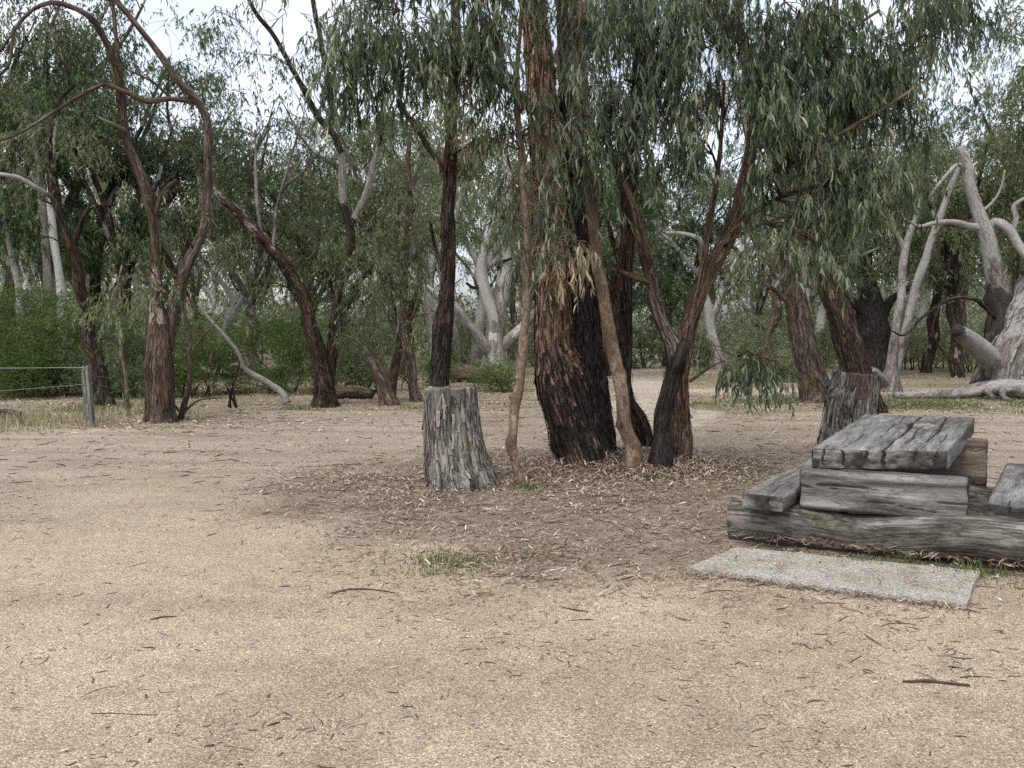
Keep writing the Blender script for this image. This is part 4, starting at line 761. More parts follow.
tree('dark straight blackened trunk rising from behind the grey stump', [
    ([(436, 432, 14.2, 27, .6), (437, 410, 14.2, 21, .6), (439, 383, 14.2, 18.5, .6), (442, 350, 14.2, 18, .6), (444, 330, 14.2, 18.5, .5), (447, 292, 14.2, 15.5, .3), (448, 242, 14.2, 14.5, .2), (447, 205, 14.2, 13.5, .1), (449, 167, 14.2, 13), (453, 110, 14.1, 11.5), (456, 67, 14., 10), (456, 20, 14., 8.5), (452, -20, 14., 7), (446, -80, 14, 5)], dict(ns=36, rough=.14, step=.06, lobes=.12, shag=900, shl=.25, shw=.022)),
    ([(445, 172, 14.2, 7), (438, 162, 14.1, 6), (420, 134, 13.9, 5.4), (404, 111, 13.7, 4.6), (398, 92, 13.6, 3.6), (392, 60, 13.5, 2.4)], dict(ground=False, ns=10, rough=.06, step=.08, part='limb', bark='bark_grey')),
    ([(440, 265, 14.2, 4, .3), (434, 245, 14.1, 3.6, .3), (430, 220, 14, 2.4, .2)], dict(ground=False, ns=7, rough=.06, step=.08, part='limb')),
  ], blobs(13.6, [(400, 110, 22, 16), (430, 110, 18, 22), (470, 110, 20, 26), (480, 140, 16, 20), (415, 75, 26), (480, 60, 30, 26)], .8) + blobs(13.9, [(462, 105, 14, 14), (440, 92, 14, 14)], .9, dead=.7), 'bark_dark', rmax=.04, **dict(sparse, droop=1.2))
tree('leaning broken dark stub with thin dead branches beside the left-hand bushes', [
    ([(390, 406, 18.6, 20, .2), (387, 396, 18.6, 15), (382, 380, 18.6, 12.5), (376, 366, 18.6, 11), (372, 355, 18.6, 10)], dict(ns=20, rough=.18, step=.06, rag=.08)),
    ([(376, 362, 18.6, 4), (366, 350, 18.5, 3), (352, 338, 18.4, 2.4), (340, 334, 18.3, 1.6)], dict(ground=False, ns=7, rough=0, step=.08, part='limb', bark='bark_pale')),
    ([(378, 358, 18.6, 3.4), (385, 352, 18.6, 3), (394, 343, 18.6, 2.6), (398, 325, 18.6, 2), (397, 300, 18.6, 1.5)], dict(ground=False, ns=7, rough=0, step=.08, part='limb', bark='bark_pale')),
  ], [], 'bark_grey', name='dead_tree', **mid)
tree('thin crooked pale-brown gum just right of the broken stub', [
    ([(417, 402, 19.6, 15), (414, 390, 19.6, 10), (410, 360, 19.6, 9), (406, 335, 19.6, 8.5), (402, 312, 19.6, 9), (401, 277, 19.6, 8), (407, 245, 19.6, 7.4), (410, 205, 19.5, 6.4), (408, 160, 19.4, 5), (412, 120, 19.3, 3)], dict(ns=18, rough=.1, step=.1)),
    ([(392, 390, 20, 10), (396, 365, 20, 9), (399, 345, 19.9, 8), (395, 325, 19.8, 7), (393, 300, 19.8, 5), (388, 270, 19.8, 3.5)], dict(ns=14, rough=.1, step=.1)),
    ([(406, 325, 19.6, 4), (420, 300, 19.5, 3.4, 0, .5), (418, 270, 19.4, 3, 0, .5), (410, 232, 19.3, 2.4, 0, .5)], dict(ground=False, ns=7, rough=0, step=.12, part='limb')),
  ], blobs(19.2, [(385, 290, 24, 22), (410, 270, 22, 20), (395, 230, 28, 22), (420, 210, 24, 22), (430, 250, 18, 26), (380, 180, 28, 22), (415, 160, 26, 24), (380, 325, 18, 14), (430, 320, 16, 18), (400, 195, 22)], 1.0), 'bark_grey', **mid)
tree('big twisted pale gum with peeling tan patches and forking trunks behind the sapling', [
    ([(495, 370, 30., 34, .3), (495, 358, 30., 25, .3), (496, 340, 30., 19, 0, .1), (499, 310, 30., 16, 0, .2), (503, 286, 30., 14.5, 0, .45), (506, 258, 30., 12.5, 0, .9), (505, 227, 30., 10.5, 0, .9), (508, 190, 30., 8, 0, .9), (502, 150, 30., 6, 0, .9)], dict(ns=24, rough=.14, step=.12)),
    ([(497, 335, 29.9, 12, 0, .2), (494, 318, 29.8, 12, 0, .35), (486, 295, 29.7, 12.5, 0, .8), (482, 270, 29.6, 11, 0, 1), (486, 243, 29.5, 8, 0, 1), (492, 215, 29.5, 5, 0, .8)], dict(ground=False, ns=18, rough=.1, step=.12)),
    ([(491, 352, 29.9, 12, 0, .2), (484, 346, 29.7, 12, 0, .3), (470, 328, 29.4, 11, 0, .3), (457, 309, 29.1, 9, 0, .3), (446, 300, 29, 7, 0, .4), (430, 290, 28.8, 6, 0, 1), (418, 280, 28.6, 6, 0, 1), (408, 268, 28.5, 3, 0, 1)], dict(ground=False, ns=16, rough=.1, step=.12)),
    ([(501, 348, 30, 11), (512, 336, 30, 10, 0, .3), (530, 318, 30, 9, 0, .5), (545, 300, 30, 7, 0, .6), (556, 270, 30, 5, 0, .6)], dict(ground=False, ns=14, rough=.1, step=.12)),
    ([(484, 282, 29.7, 4, .3), (474, 288, 29.5, 3.4, .4), (466, 283, 29.4, 2.4, .4)], dict(ground=False, ns=8, rough=0, step=.1, part='limb', bark='bark_dark')),
    ([(505, 272, 30, 4, .3), (497, 265, 29.8, 3.4, .4), (512, 258, 29.7, 2.4, .4)], dict(ground=False, ns=8, rough=0, step=.1, part='limb', bark='bark_dark')),
  ], blobs(29.5, [(470, 240, 24), (500, 200, 30, 24), (530, 230, 26, 24), (460, 190, 26, 22), (540, 270, 22), (480, 150, 30, 24), (530, 180, 28, 24), (450, 225, 18, 20), (465, 265, 14), (525, 290, 16)], .8), 'bark_white', **mid)
for lab, st in (('slim white gum trunk standing bare behind the left-hand green bush', [(62, 300, 25, 9, 0, .9), (58, 270, 25, 8, 0, 1), (54, 245, 25, 7.4, 0, 1), (51, 220, 25, 7, 0, 1), (50, 180, 25, 5, 0, 1), (56, 120, 25, 3, 0, 1)]), ('grey slanting gum trunk just left of the slim white trunk', [(50, 300, 25.5, 9), (46, 260, 25.5, 8), (44, 230, 25.5, 8), (40, 180, 25.5, 6), (34, 130, 25.5, 3)]), ('thin pale gum trunk leaning left at the far left edge', [(20, 300, 25.5, 7, 0, .6), (16, 275, 25.5, 6, 0, .7), (9, 245, 25.5, 5.4, 0, .7), (5, 220, 25.5, 5, 0, .7), (-4, 160, 25.5, 3, 0, .7)])):
    tree(lab, [([(st[0][0]+4, 385, st[0][2], st[0][3]*1.3)]+st, dict(ns=12, rough=.06))], blobs(st[0][2], [(st[-1][0], st[-1][1], 24, 18), (st[-1][0]+24, st[-1][1]+20, 20, 16), (st[-1][0]-24, st[-1][1]+10, 22, 16)], .8), 'bark_white', leaf='leaf_far', **mid)
# right-hand side
tree('rough-barked grey gum leaning left beyond the drooping sprig', [
    ([(819, 405, 19.4, 46), (817, 396, 19.4, 33), (812, 378, 19.4, 26), (806, 355, 19.4, 23), (800, 330, 19.4, 21.5), (795, 305, 19.4, 20), (791, 285, 19.4, 18.5), (787, 262, 19.3, 15, 0, .2), (784, 235, 19.2, 12, 0, .3), (782, 200, 19.1, 9, 0, .3), (776, 160, 19, 6)], dict(ns=34, rough=.17, step=.08, lobes=.15, shag=900, shl=.25, shw=.03)),
    ([(794, 312, 19.4, 10), (788, 302, 19.3, 8), (778, 293, 19.2, 6), (770, 287, 19.1, 4.5), (758, 280, 19, 3)], dict(ground=False, ns=10, rough=.1, step=.08, part='limb')),
  ], blobs(18.9, [(760, 262, 26, 20), (800, 230, 28, 22), (780, 205, 28, 22), (745, 290, 16, 14), (815, 270, 16, 18), (790, 175, 30, 22)], .9), 'bark_grey', **mid)
tree('dark furrowed trunk with a pale top standing behind the jagged stump', [
    ([(866, 413, 17., 38), (863, 400, 17., 30), (858, 380, 17., 26), (852, 360, 17., 25), (845, 338, 17., 24), (838, 315, 17., 22.5), (831, 295, 17., 21), (826, 275, 17., 20), (823, 255, 17., 18, 0, .3), (821, 235, 16.9, 15, 0, .7), (821, 200, 16.8, 13, 0, .8), (823, 160, 16.7, 12, 0, .9), (827, 110, 16.6, 10, 0, .9), (830, 60, 16.5, 8, 0, .8), (836, 0, 16.4, 6, 0, .5)], dict(ns=34, rough=.19, step=.07, lobes=.12, shag=900, shl=.22, shw=.03)),
    ([(828, 285, 17, 4, 0, .6), (845, 265, 16.9, 3, 0, .6), (862, 255, 16.7, 2.6, 0, .6), (880, 247, 16.6, 1.6, 0, .6)], dict(ground=False, ns=7, rough=0, step=.08, part='limb', bark='bark_pale')),
    ([(822, 140, 16.7, 6, 0, .8), (800, 130, 16.5, 5, 0, .7), (780, 125, 16.3, 4)], dict(ground=False, ns=7, rough=0, step=.08, part='limb', bark='bark_pale')),
  ], blobs(16.5, [(850, 180, 28, 24), (880, 205, 24, 24), (815, 120, 28), (850, 110, 28), (880, 150, 28), (910, 170, 22), (905, 100, 28), (935, 80, 24), (930, 140, 20), (950, 110, 18)], 1.0), 'bark_dark', **mid)
tree('burnt hollow trunk, wide and black, under a dark green crown', [
    ([(876, 378, 30., 46, 1), (876, 370, 30., 38, 1), (875, 350, 30., 33, 1), (874, 330, 30., 31, 1), (872, 312, 30., 28, 1), (870, 298, 30., 22, .8), (866, 275, 30, 14, .6), (864, 245, 30, 11, .4), (862, 210, 30, 9, .3), (868, 170, 30, 7), (864, 130, 30, 5)], dict(ns=30, rough=.2, step=.12)),
    ([(868, 318, 30, 12, 1), (860, 308, 29.9, 10, .8), (848, 300, 29.8, 8, .3), (838, 294, 29.7, 5, 0)], dict(ground=False, ns=10, part='limb', step=.12)),
    ([(882, 315, 30, 11, 1), (890, 302, 29.9, 8, .8), (902, 292, 29.8, 6, .5), (918, 282, 29.7, 4)], dict(ground=False, ns=10, part='limb', step=.12)),
    ([(864, 245, 30, 8, .4), (876, 222, 29.8, 6, .4), (892, 205, 29.6, 5, .3), (905, 180, 29.5, 4)], dict(ground=False, ns=10, part='limb', step=.12)),
  ], blobs(29.6, [(850, 270, 26, 16), (880, 270, 26, 18), (905, 268, 24, 18), (860, 240, 28, 18), (890, 230, 28, 20), (915, 240, 22, 18), (870, 195, 30, 22), (905, 195, 26, 20), (850, 210, 24), (880, 165, 30, 20), (920, 210, 20), (840, 290, 18, 12), (925, 270, 16)], 1.1), 'bark_dark', leaf='leaf_dark', **dict(mid, tone=.1))
tree('slim pale gum with two upright smooth stems forking from one foot', [
    ([(889, 391, 22.6, 28), (890, 380, 22.6, 20), (892, 368, 22.6, 14, 0, .2), (894, 350, 22.6, 10, 0, .3), (897, 325, 22.6, 9, 0, .4), (900, 298, 22.6, 8.4, 0, .5), (905, 252, 22.6, 7.6, 0, .7), (911, 230, 22.5, 6, 0, .8), (918, 212, 22.4, 4, 0, .9), (922, 190, 22.3, 2.5, 0, .9)], dict(ns=20, rough=.07, step=.1)),
    ([(893, 372, 22.6, 11, 0, .1), (899, 360, 22.6, 10, 0, .2), (906, 330, 22.5, 9.4, 0, .4), (910, 305, 22.5, 9, 0, .5), (920, 273, 22.4, 8.4, 0, .6), (934, 237, 22.3, 7.4, 0, .8), (949, 192, 22.2, 6, 0, .9), (960, 165, 22.1, 4, 0, .9)], dict(ground=False, ns=14, rough=.07, step=.1)),
    ([(905, 252, 22.6, 5, 0, .9), (898, 235, 22.5, 4.4, 0, .9), (889, 215, 22.4, 3.6, 0, .9), (881, 200, 22.3, 2.4, 0, .9)], dict(ground=False, ns=8, rough=0, step=.1, part='limb', bark='bark_pale')),
    ([(886, 385, 22.5, 12), (879, 377, 22.4, 10), (873, 371, 22.3, 9), (869, 373, 22.2, 6)], dict(ground=False, ns=12, rough=.1, step=.08, part='broken_stub')),
  ], blobs(22., [(925, 180, 16, 12), (962, 160, 14, 12), (885, 190, 14, 12)], .4), 'bark_pale', **sparse)
tree('huge gnarled pale gum with a broken top and a hollow sawn stub at its foot', [
    ([(1006, 388, 22., 66, .6), (1004, 375, 22., 56, .5), (1003, 352, 22., 36, .7), (1003, 330, 22., 30, .8), (1004, 312, 22., 27, .8), (1000, 293, 22., 23, .6), (994, 275, 22., 19, .1, .3), (989, 255, 22., 17, 0, 1), (986, 240, 22., 16, 0, 1), (980, 223, 22., 14, 0, 1), (974, 205, 22., 11, 0, 1), (968, 185, 22., 10, 0, 1), (965, 165, 22., 9, 0, 1), (959, 147, 22., 7, 0, 1)], dict(ns=44, rough=.14, step=.07, lobes=.08, knots=7, shag=500, shl=.4, shw=.05)),
    ([(1004, 388, 21.7, 42, .2, .3), (1012, 360, 21.7, 44, .1, .4), (1026, 335, 21.8, 46, 0, .5), (1044, 300, 21.8, 44, 0, .5), (1062, 250, 21.9, 36, 0, .9), (1075, 180, 22, 26, 0, .9), (1080, 100, 22, 16, 0, .9)], dict(ns=40, rough=.18, step=.09, knots=10, shag=700, shl=.5, shw=.06)),
    ([(997, 370, 21.8, 18, 0, .5), (988, 357, 21.4, 20, 0, .8), (975, 345, 21, 20, 0, .9), (962, 336, 20.7, 17, 0, .9), (954, 331, 20.5, 13, .8, 0), (952, 330, 20.5, 11, 1., 0)], dict(ground=False, ns=24, rough=.1, step=.05, part='broken_stub')),
    ([(982, 228, 22, 9, 0, 1), (970, 226, 21.9, 7, 0, 1), (955, 223, 21.7, 6, 0, 1), (938, 222, 21.5, 4.4, 0, 1), (920, 226, 21.3, 3, 0, 1), (905, 219, 21.1, 2, 0, 1)], dict(ground=False, ns=12, rough=.05, step=.08, part='limb')),
    ([(986, 233, 22, 9, 0, 1), (995, 222, 21.9, 9, 0, 1), (1008, 229, 21.7, 9.4, 0, 1), (1018, 245, 21.6, 9, 0, 1), (1032, 262, 21.4, 8, 0, 1), (1050, 270, 21.3, 6, 0, 1)], dict(ground=False, ns=12, rough=.05, step=.08, part='limb')),
    ([(1012, 233, 21.7, 6, 0, 1), (1016, 218, 21.6, 5, 0, 1), (1014, 206, 21.6, 4, 0, 1), (1028, 196, 21.5, 3, 0, 1)], dict(ground=False, ns=10, rough=.05, step=.08, part='limb')),
    ([(977, 214, 22, 3.6, 0, 1), (990, 205, 21.9, 3, 0, 1), (1000, 190, 21.8, 2.4, 0, 1), (1005, 170, 21.7, 1.6, 0, 1)], dict(ground=False, ns=8, rough=0, step=.08, part='limb')),
    ([(966, 172, 22, 4, 0, 1), (957, 165, 21.8, 3.4, 0, 1), (940, 182, 21.6, 3, 0, 1), (930, 196, 21.5, 2, 0, 1)], dict(ground=False, ns=8, rough=0, step=.08, part='limb')),
    ([(1000, 322, 21.9, 5, .5), (975, 300, 21.6, 4, .4), (950, 300, 21.4, 3.4, .4), (925, 315, 21.2, 3, .4), (905, 335, 21, 2.4, .3), (890, 330, 20.9, 1.4)], dict(ground=False, ns=9, rough=0, step=.1, part='limb', bark='bark_dark')),
    ([(940, 303, 21.3, 3, .4), (932, 330, 21.2, 2.6, .4), (942, 350, 21.1, 2.2, .3), (955, 365, 21, 1.4)], dict(ground=False, ns=8, rough=0, step=.1, part='limb', bark='bark_dark')),
  ], blobs(22., [(1000, 250, 20, 14), (1010, 180, 24, 18), (1030, 130, 30, 24), (1000, 60, 28, 26), (1020, 20, 30, 22), (985, 110, 20, 18), (1040, 220, 20)], .6), 'bark_pale', **dict(sparse, rmax=.06))
def fallen(label, pts, seed, mat='bark_pale', name='fallen_log', ns=28, rough=.14, extra=(), step=.08):
    a = Acc(); rows = np.array([[*[q[0], q[1]], ground_z(q[0], q[1])+q[2], q[3]/1., *(q[4:] if len(q) > 4 else (0, 0))] for q in pts]); base = np.array([rows[0][0], rows[0][1], float(ground_z(rows[0][0], rows[0][1]))])
    tube(a, rows, ns, step, rough, kz=1, kt=3, seed=seed, cap0=True)
    for e in extra: tube(a, np.array([[q[0], q[1], ground_z(q[0], q[1])+q[2], q[3], 0, 0] for q in e]), 10, .06, .1, seed=seed+1, cap0=True)
    o = a.build(name, M[mat], loc=base); o.location = base; tag(o, label, 'log' if 'log' in name else 'branch'); return o
def gx_(u, D): return (u-512)*D/F/ .9985
fallen('long grey fallen log lying across the grass in front of the huge pale gum', [(gx_(894, 20.4), 20.4, .07, .08, 0, .5), (gx_(925, 20.3), 20.3, .09, .09, .15, .45), (gx_(960, 20.2), 20.2, .12, .13, .15, .45), (gx_(990, 20.1), 20.1, .17, .18, .2, .45), (gx_(1012, 20.), 20., .21, .22, .2, .5), (gx_(1045, 19.9), 19.9, .23, .24, .15, .5), (gx_(1100, 19.8), 19.8, .22, .22, .2, .3)], 3.1,
       extra=[[(gx_(1000, 20), 19.9, .2, .08), (gx_(1004, 19.6), 19.6, .08, .06), (gx_(1012, 19.3), 19.3, .03, .04)], [(gx_(985, 20.), 19.95, .18, .07), (gx_(994, 19.6), 19.6, .07, .05)]])
fallen('short grey log lying in the dry grass left of the fence post', [(gx_(-30, 15.8), 15.8, .07, .08), (gx_(0, 15.9), 15.9, .08, .08), (gx_(20, 16), 16., .06, .05)], 4.4, 'bark_grey')
fallen('bare white bent branch rising from the grass before the left-hand bushes', [(gx_(287, 18.6), 18.6, .03, 0.079, 0, .8), (gx_(283, 18.6), 18.6, .22, 0.072, 0, .9), (gx_(272, 18.6), 18.6, .42, 0.061, 0, 1), (gx_(255, 18.5), 18.5, .62, 0.054, 0, 1), (gx_(244, 18.4), 18.4, .80, 0.047, 0, 1), (gx_(240, 18.3), 18.3, 1.05, 0.040, 0, 1), (gx_(230, 18.2), 18.2, 1.35, 0.036, 0, 1), (gx_(212, 18.1), 18.1, 1.75, 0.032, 0, 1), (gx_(200, 18.), 18., 2.1, .03, 0, 1)], 5.2, name='fallen_branch', ns=14,
       extra=[[(gx_(243, 18.4), 18.4, .75, .05), (gx_(236, 18.3), 18.3, .86, .04), (gx_(230, 18.2), 18.2, .84, .025)]])
fallen('low pile-like weathered log under the bush right of the forked dark gum', [(gx_(330, 20.5), 20.5, .12, .12), (gx_(350, 20.4), 20.4, .14, .14), (gx_(372, 20.3), 20.3, .10, .10)], 6.1, 'bark_grey')
fallen('grey fallen trunk lying on the far grass behind the grey stump', [(gx_(447, 27), 27., .2, .22), (gx_(465, 26.6), 26.6, .3, .25), (gx_(485, 26.2), 26.2, .2, .2)], 6.7, 'bark_grey')

# ---------------------------------------------------------------- wire fence, little sign
M['post_wood'] = bark_mat('fence_post_wood', (.10, .095, .088), (.20, .19, .175), (.30, .285, .265), None, .5, (20, 20, 2), .6, fine=60)
M['wire'] = plain('galvanised_wire', (.25, .26, .27), .55, .1, 20, 0, .4, .6)
D0 = 14.5; x0 = gx_(87.5, D0); zb = float(ground_z(x0, D0)); fence = thing('wire_fence', 'weathered square fence post carrying three slack wires off to the left', 'fence', (x0, D0, zb))
def post(x, y, h):
    zb_ = float(ground_z(x, y)); a = Acc(); hewn(a, np.array([x+.03, y, zb_-.1]), np.array([-.05, 0, 1.]), h+.1, .125, .12, up=(0, -1, 0), res=.012, rough=.004, seed=8, corner=.012, cracks=(('t', .01, .2, 1.2, .01, .006, .03),)); return a.build('post', M['post_wood'], fence, loc=fence.location)
post(x0, D0, .98); x1, y1 = -10.4, 14.3; post(x1, y1, .98)
for h0, h1, sag in ((.95, .95, .0), (.68, .50, .03), (.45, .40, .04)):
    f = np.linspace(0, 1, 14)[:, None]; P = np.array([[x0-.05, D0-.06, zb+h0]])*(1-f)+np.array([[x1+.05, y1-.06, h1]])*f-np.array([0, 0, sag])*np.sin(f*math.pi)
    a = Acc(); tube(a, np.hstack([P, np.full((14, 1), (.004 if h0 > .9 else .0025))]), 6, .3); a.build('wire', M['wire'], fence, loc=fence.location)
M['sign_green'] = plain('dark_sign_paint', (.012, .022, .018), .5, .2, 10)
sx, sy = gx_(829, 17.8), 17.8; sz = float(ground_z(sx, sy)); sg = thing('low_sign', 'low dark green sign panel on a single post just left of the jagged stump', 'sign', (sx, sy, sz))
a = Acc(); hewn(a, np.array([sx, sy, sz-.1]), np.array([0, 0, 1.]), .58, .05, .05, up=(0, -1, 0), res=.01, rough=.001, corner=.006); a.build('post', M['sign_green'], sg, loc=sg.location)
a = Acc(); hewn(a, np.array([sx-.11, sy-.06, sz+.50]), nrm(np.array([.24, .0, .0])), .24, .20, .025, up=(0, -.55, .83), res=.012, rough=.001, corner=.005); a.build('panel', M['sign_green'], sg, loc=sg.location)

# ---------------------------------------------------------------- bushes
def bush(label, bl, leaf, rng, L=.07, W=.014, cov=1.7, name='bush', group='bushes along the edge of the wood', stems=6, cat='bush', rmax=.03, **k):
    bs = [blob(u, v, D, ru, rv, cov) for (u, v, D, ru, rv) in bl]; bs += [('px', np.array([b[1][0]+.2*b[2][0]*rng.normal(), b[1][1]-.3, .42]), np.array([b[2][0]*.9, b[2][0]*.8, .42]), cov, {}) for b in bs if L < .1]; c0 = np.mean([b[1] for b in bs], 0); base = np.array([c0[0], c0[1], float(ground_z(c0[0], c0[1]))])
    root = thing(name, label, cat, base, group); sa, la = Acc(), Acc(); sk = []
    for s in range(stems):
        b = bs[rng.integers(len(bs))]; p0 = base+np.array([*(rng.normal(size=2)*.25), -.1]); p0[0] = p0[0]*.5+b[1][0]*.5; S = limb(sa, p0, b[1], .03, .012, rng, 6, .08); sk.append(S)
    q = dict(L=L, W=W, droop=-.05, spread=.7, k=16, twig=.34, gap=1.6, gapt=-.3, dead=.01, sub=9, sig=.16); q.update(k); L_, W_ = q.pop('L'), q.pop('W')
    crown(sa, la, sk, [leafcount(b, L_, W_) for b in bs], rng, twigs=5, rmax=rmax, pl=0, L=L_, W=W_, **q)
    sa.build('stems', M['bark_dark'], root, loc=base); la.build('foliage', M[leaf], root, loc=base, smooth=False); return root
rb = np.random.default_rng(5)
bush('broad bright green feathery bush behind the wires of the fence', [(20, 315, 22, 34, 24), (-15, 340, 22, 34, 40), (50, 330, 21.5, 30, 28), (20, 360, 21, 36, 30), (70, 355, 21.5, 26, 34), (45, 375, 21, 30, 18), (30, 300, 23, 26, 14), (70, 305, 23, 22, 14)], 'leaf_bush', rb, tone=.0)
bush('tall dark green bush between the fence post and the arching gum', [(95, 330, 22, 26, 26), (120, 345, 21.5, 28, 34), (105, 372, 21, 30, 22), (140, 370, 21, 22, 24), (140, 325, 22, 24, 24)], 'leaf_dark', rb, tone=.12)
bush('green bush right behind the twiggy leafless young tree', [(190, 355, 21.5, 28, 24), (215, 345, 22, 24, 24), (175, 375, 21, 24, 18), (215, 375, 21, 22, 18)], 'leaf_bush', rb, tone=-.08)
bush('rounded bright green bush behind the bare white bent branch', [(262, 335, 23, 26, 20), (290, 330, 23, 26, 22), (245, 355, 22.5, 24, 22), (280, 358, 22, 28, 24), (305, 350, 22.5, 20, 26)], 'leaf_bush', rb, tone=-.03)
bush('dull olive bush between the forked dark gum and the broken stub', [(345, 345, 22, 22, 20), (370, 340, 22.5, 20, 18), (355, 368, 22, 24, 18), (385, 350, 23, 18, 22)], 'leaf_mid', rb, tone=-.04)
bush('small green bush at the foot of the thin crooked gum', [(425, 372, 23, 16, 18), (405, 378, 23, 16, 12), (435, 385, 22.5, 10, 10)], 'leaf_bush', rb, stems=3, tone=-.06)
bush('low bright green shrub on the grass just right of the grey stump top', [(492, 381, 23, 11, 8), (504, 379, 23, 11, 8), (497, 386, 22.8, 10, 7)], 'leaf_bush', rb, stems=3, tone=.12, gapt=-1)
bush('bluish-green young wattle beside the gravel track beyond the drooping sprig', [(760, 340, 27, 22, 18), (775, 358, 27, 22, 20), (745, 362, 27, 20, 18), (790, 375, 26.5, 14, 12), (765, 378, 26.5, 26, 10)], 'leaf_mid', rb, tone=.14)
bush('dark green bush under the trees left of the far bend of the track', [(640, 340, 36, 22, 20), (655, 360, 35, 22, 14), (630, 365, 35, 16, 12), (665, 335, 37, 18, 22)], 'leaf_dark', rb, tone=.1, L=.12, W=.022)
for k, (u, D, r, lab) in enumerate([(905, 34, 24, 'grey-green scrub seen between the two stems of the slim pale gum'), (940, 36, 26, 'pale grey-green scrub right of the slim pale gum'), (972, 33, 22, 'grey-green scrub left of the hollow sawn stub'), (700, 38, 20, 'grey-green scrub behind the red-brown leaning gum'), (820, 36, 22, 'dull green scrub behind the low dark sign'), (575, 40, 20, 'grey scrub seen left of the charred gum'), (465, 40, 22, 'grey scrub deep behind the twisted pale gum'), (540, 38, 20, 'dull scrub behind the crooked sapling')]):
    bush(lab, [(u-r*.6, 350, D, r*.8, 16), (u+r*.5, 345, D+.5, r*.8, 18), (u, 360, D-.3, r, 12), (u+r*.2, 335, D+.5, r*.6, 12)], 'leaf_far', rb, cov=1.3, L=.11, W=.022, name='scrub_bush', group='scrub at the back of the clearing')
bush('small leafy plant with loose upright leaves by the white bent branch', [(232, 372, 18, 11, 9), (240, 362, 18, 8, 7), (226, 384, 18, 8, 6)], 'leaf_mid', rb, stems=4, cov=.7, L=.14, W=.03, tone=.15, name='small_plant', rmax=.008)

# ---------------------------------------------------------------- the wood behind: five kinds of tree, each copied
def proto(label, seed, H, kind):
    r = np.random.default_rng(seed); back = kind.endswith('2'); kind = kind.rstrip('2'); root = thing('woodland_tree', label, 'tree', (0, 0, 0), 'trees of the wood behind the clearing'); ta_, la = Acc(), Acc()
    dense = kind == 'wattle'; bark = {'pale': 'bark_white', 'grey': 'bark_grey', 'dark': 'bark_dark', 'wattle': 'bark_dark', 'twisted': 'bark_white'}[kind]
    sk = []; z = 0; p = np.array([0, 0, -.2]); pts = [[*p, .02*H]]; lean = r.normal(size=2)*(.10 if kind != 'twisted' else .22)
    fork = H*(.30 if kind != 'pale' else .42); nseg = 5
    for k in range(1, nseg+1): pts.append([lean[0]*fork*k/nseg+r.normal()*.08, lean[1]*fork*k/nseg+r.normal()*.08, fork*k/nseg, H*.02*(1-.25*k/nseg)])
    S = tube(ta_, [q+[0, (.85 if kind in ('pale', 'twisted') else .15) if q[2] > fork*.3 else .1] for q in pts], 12, .25, .14, seed=seed, cap1=False); sk.append(S)
    tops = []
    for k in range({'pale': 3, 'grey': 4, 'dark': 4, 'wattle': 5, 'twisted': 4}[kind]):
        a = r.random()*6.283; sp = (.20+.22*r.random())*H*(1.2 if kind == 'twisted' else 1.); q0 = S[-1-int(r.integers(0, 4))]; f = np.linspace(0, 1, 5)[:, None]
        end = np.array([q0[0]+math.cos(a)*sp, q0[1]+math.sin(a)*sp, H*(.72+.24*r.random())]); P = q0[:3]+(end-q0[:3])*np.hstack([f**1.1, f**1.1, f**.9]); P[1:-1] += r.normal(size=(3, 3))*H*.025
        S2 = tube(ta_, np.hstack([P, q0[3]*.7*(1-f)**.8+.012, 0*f, np.full_like(f, .8 if kind in ('pale', 'twisted') else .25)]), 8, .35, .08, seed=seed+k, cap1=False); sk.append(S2); tops.append(S2)
    bl = []; nb = {'pale': 16, 'grey': 21, 'dark': 22, 'wattle': 32, 'twisted': 15}[kind]
    for k in range(nb):
        T_ = tops[k % len(tops)]; q = T_[int(len(T_)*(.45+.55*r.random()))-1, :3] if not dense else T_[int(len(T_)*(.15+.85*r.random()))-1, :3]
        c = q+r.normal(size=3)*np.array([.11, .11, .07])*H; c[2] = max(c[2], H*(.16 if dense else .34)); rr = H*(.060+.045*r.random()); rad = np.array([rr, rr, rr*.72])
        bl.append(('px', c, rad, (1.5 if dense else 1.15), {}))
    L, W = (.17, .035)
    crown(ta_, la, sk, [leafcount(b, L, W) for b in bl], r, twigs=3, rmax=.05, pl=.4, L=L, W=W, droop=.8, spread=.55, k=12, twig=.38, gap=.9, gapt=-.25, dead=.02, sub=10, sig=.20)
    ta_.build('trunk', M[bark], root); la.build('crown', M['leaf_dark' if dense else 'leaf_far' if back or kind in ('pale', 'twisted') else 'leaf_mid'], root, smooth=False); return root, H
KINDS = {'pale': ('slender pale-trunked gum', 11., 101), 'grey': ('grey-barked spreading gum', 10., 203), 'dark': ('dark-barked leafy gum', 10.5, 305), 'wattle': ('dense dark green wattle', 9., 407), 'grey2': ('olive-leaved spreading gum', 10., 613), 'dark2': ('dull-leaved bushy gum', 10., 717), 'twisted': ('crooked white-limbed gum', 9., 509)}  # back-row kinds carry the far leaf, its haze put into the colour
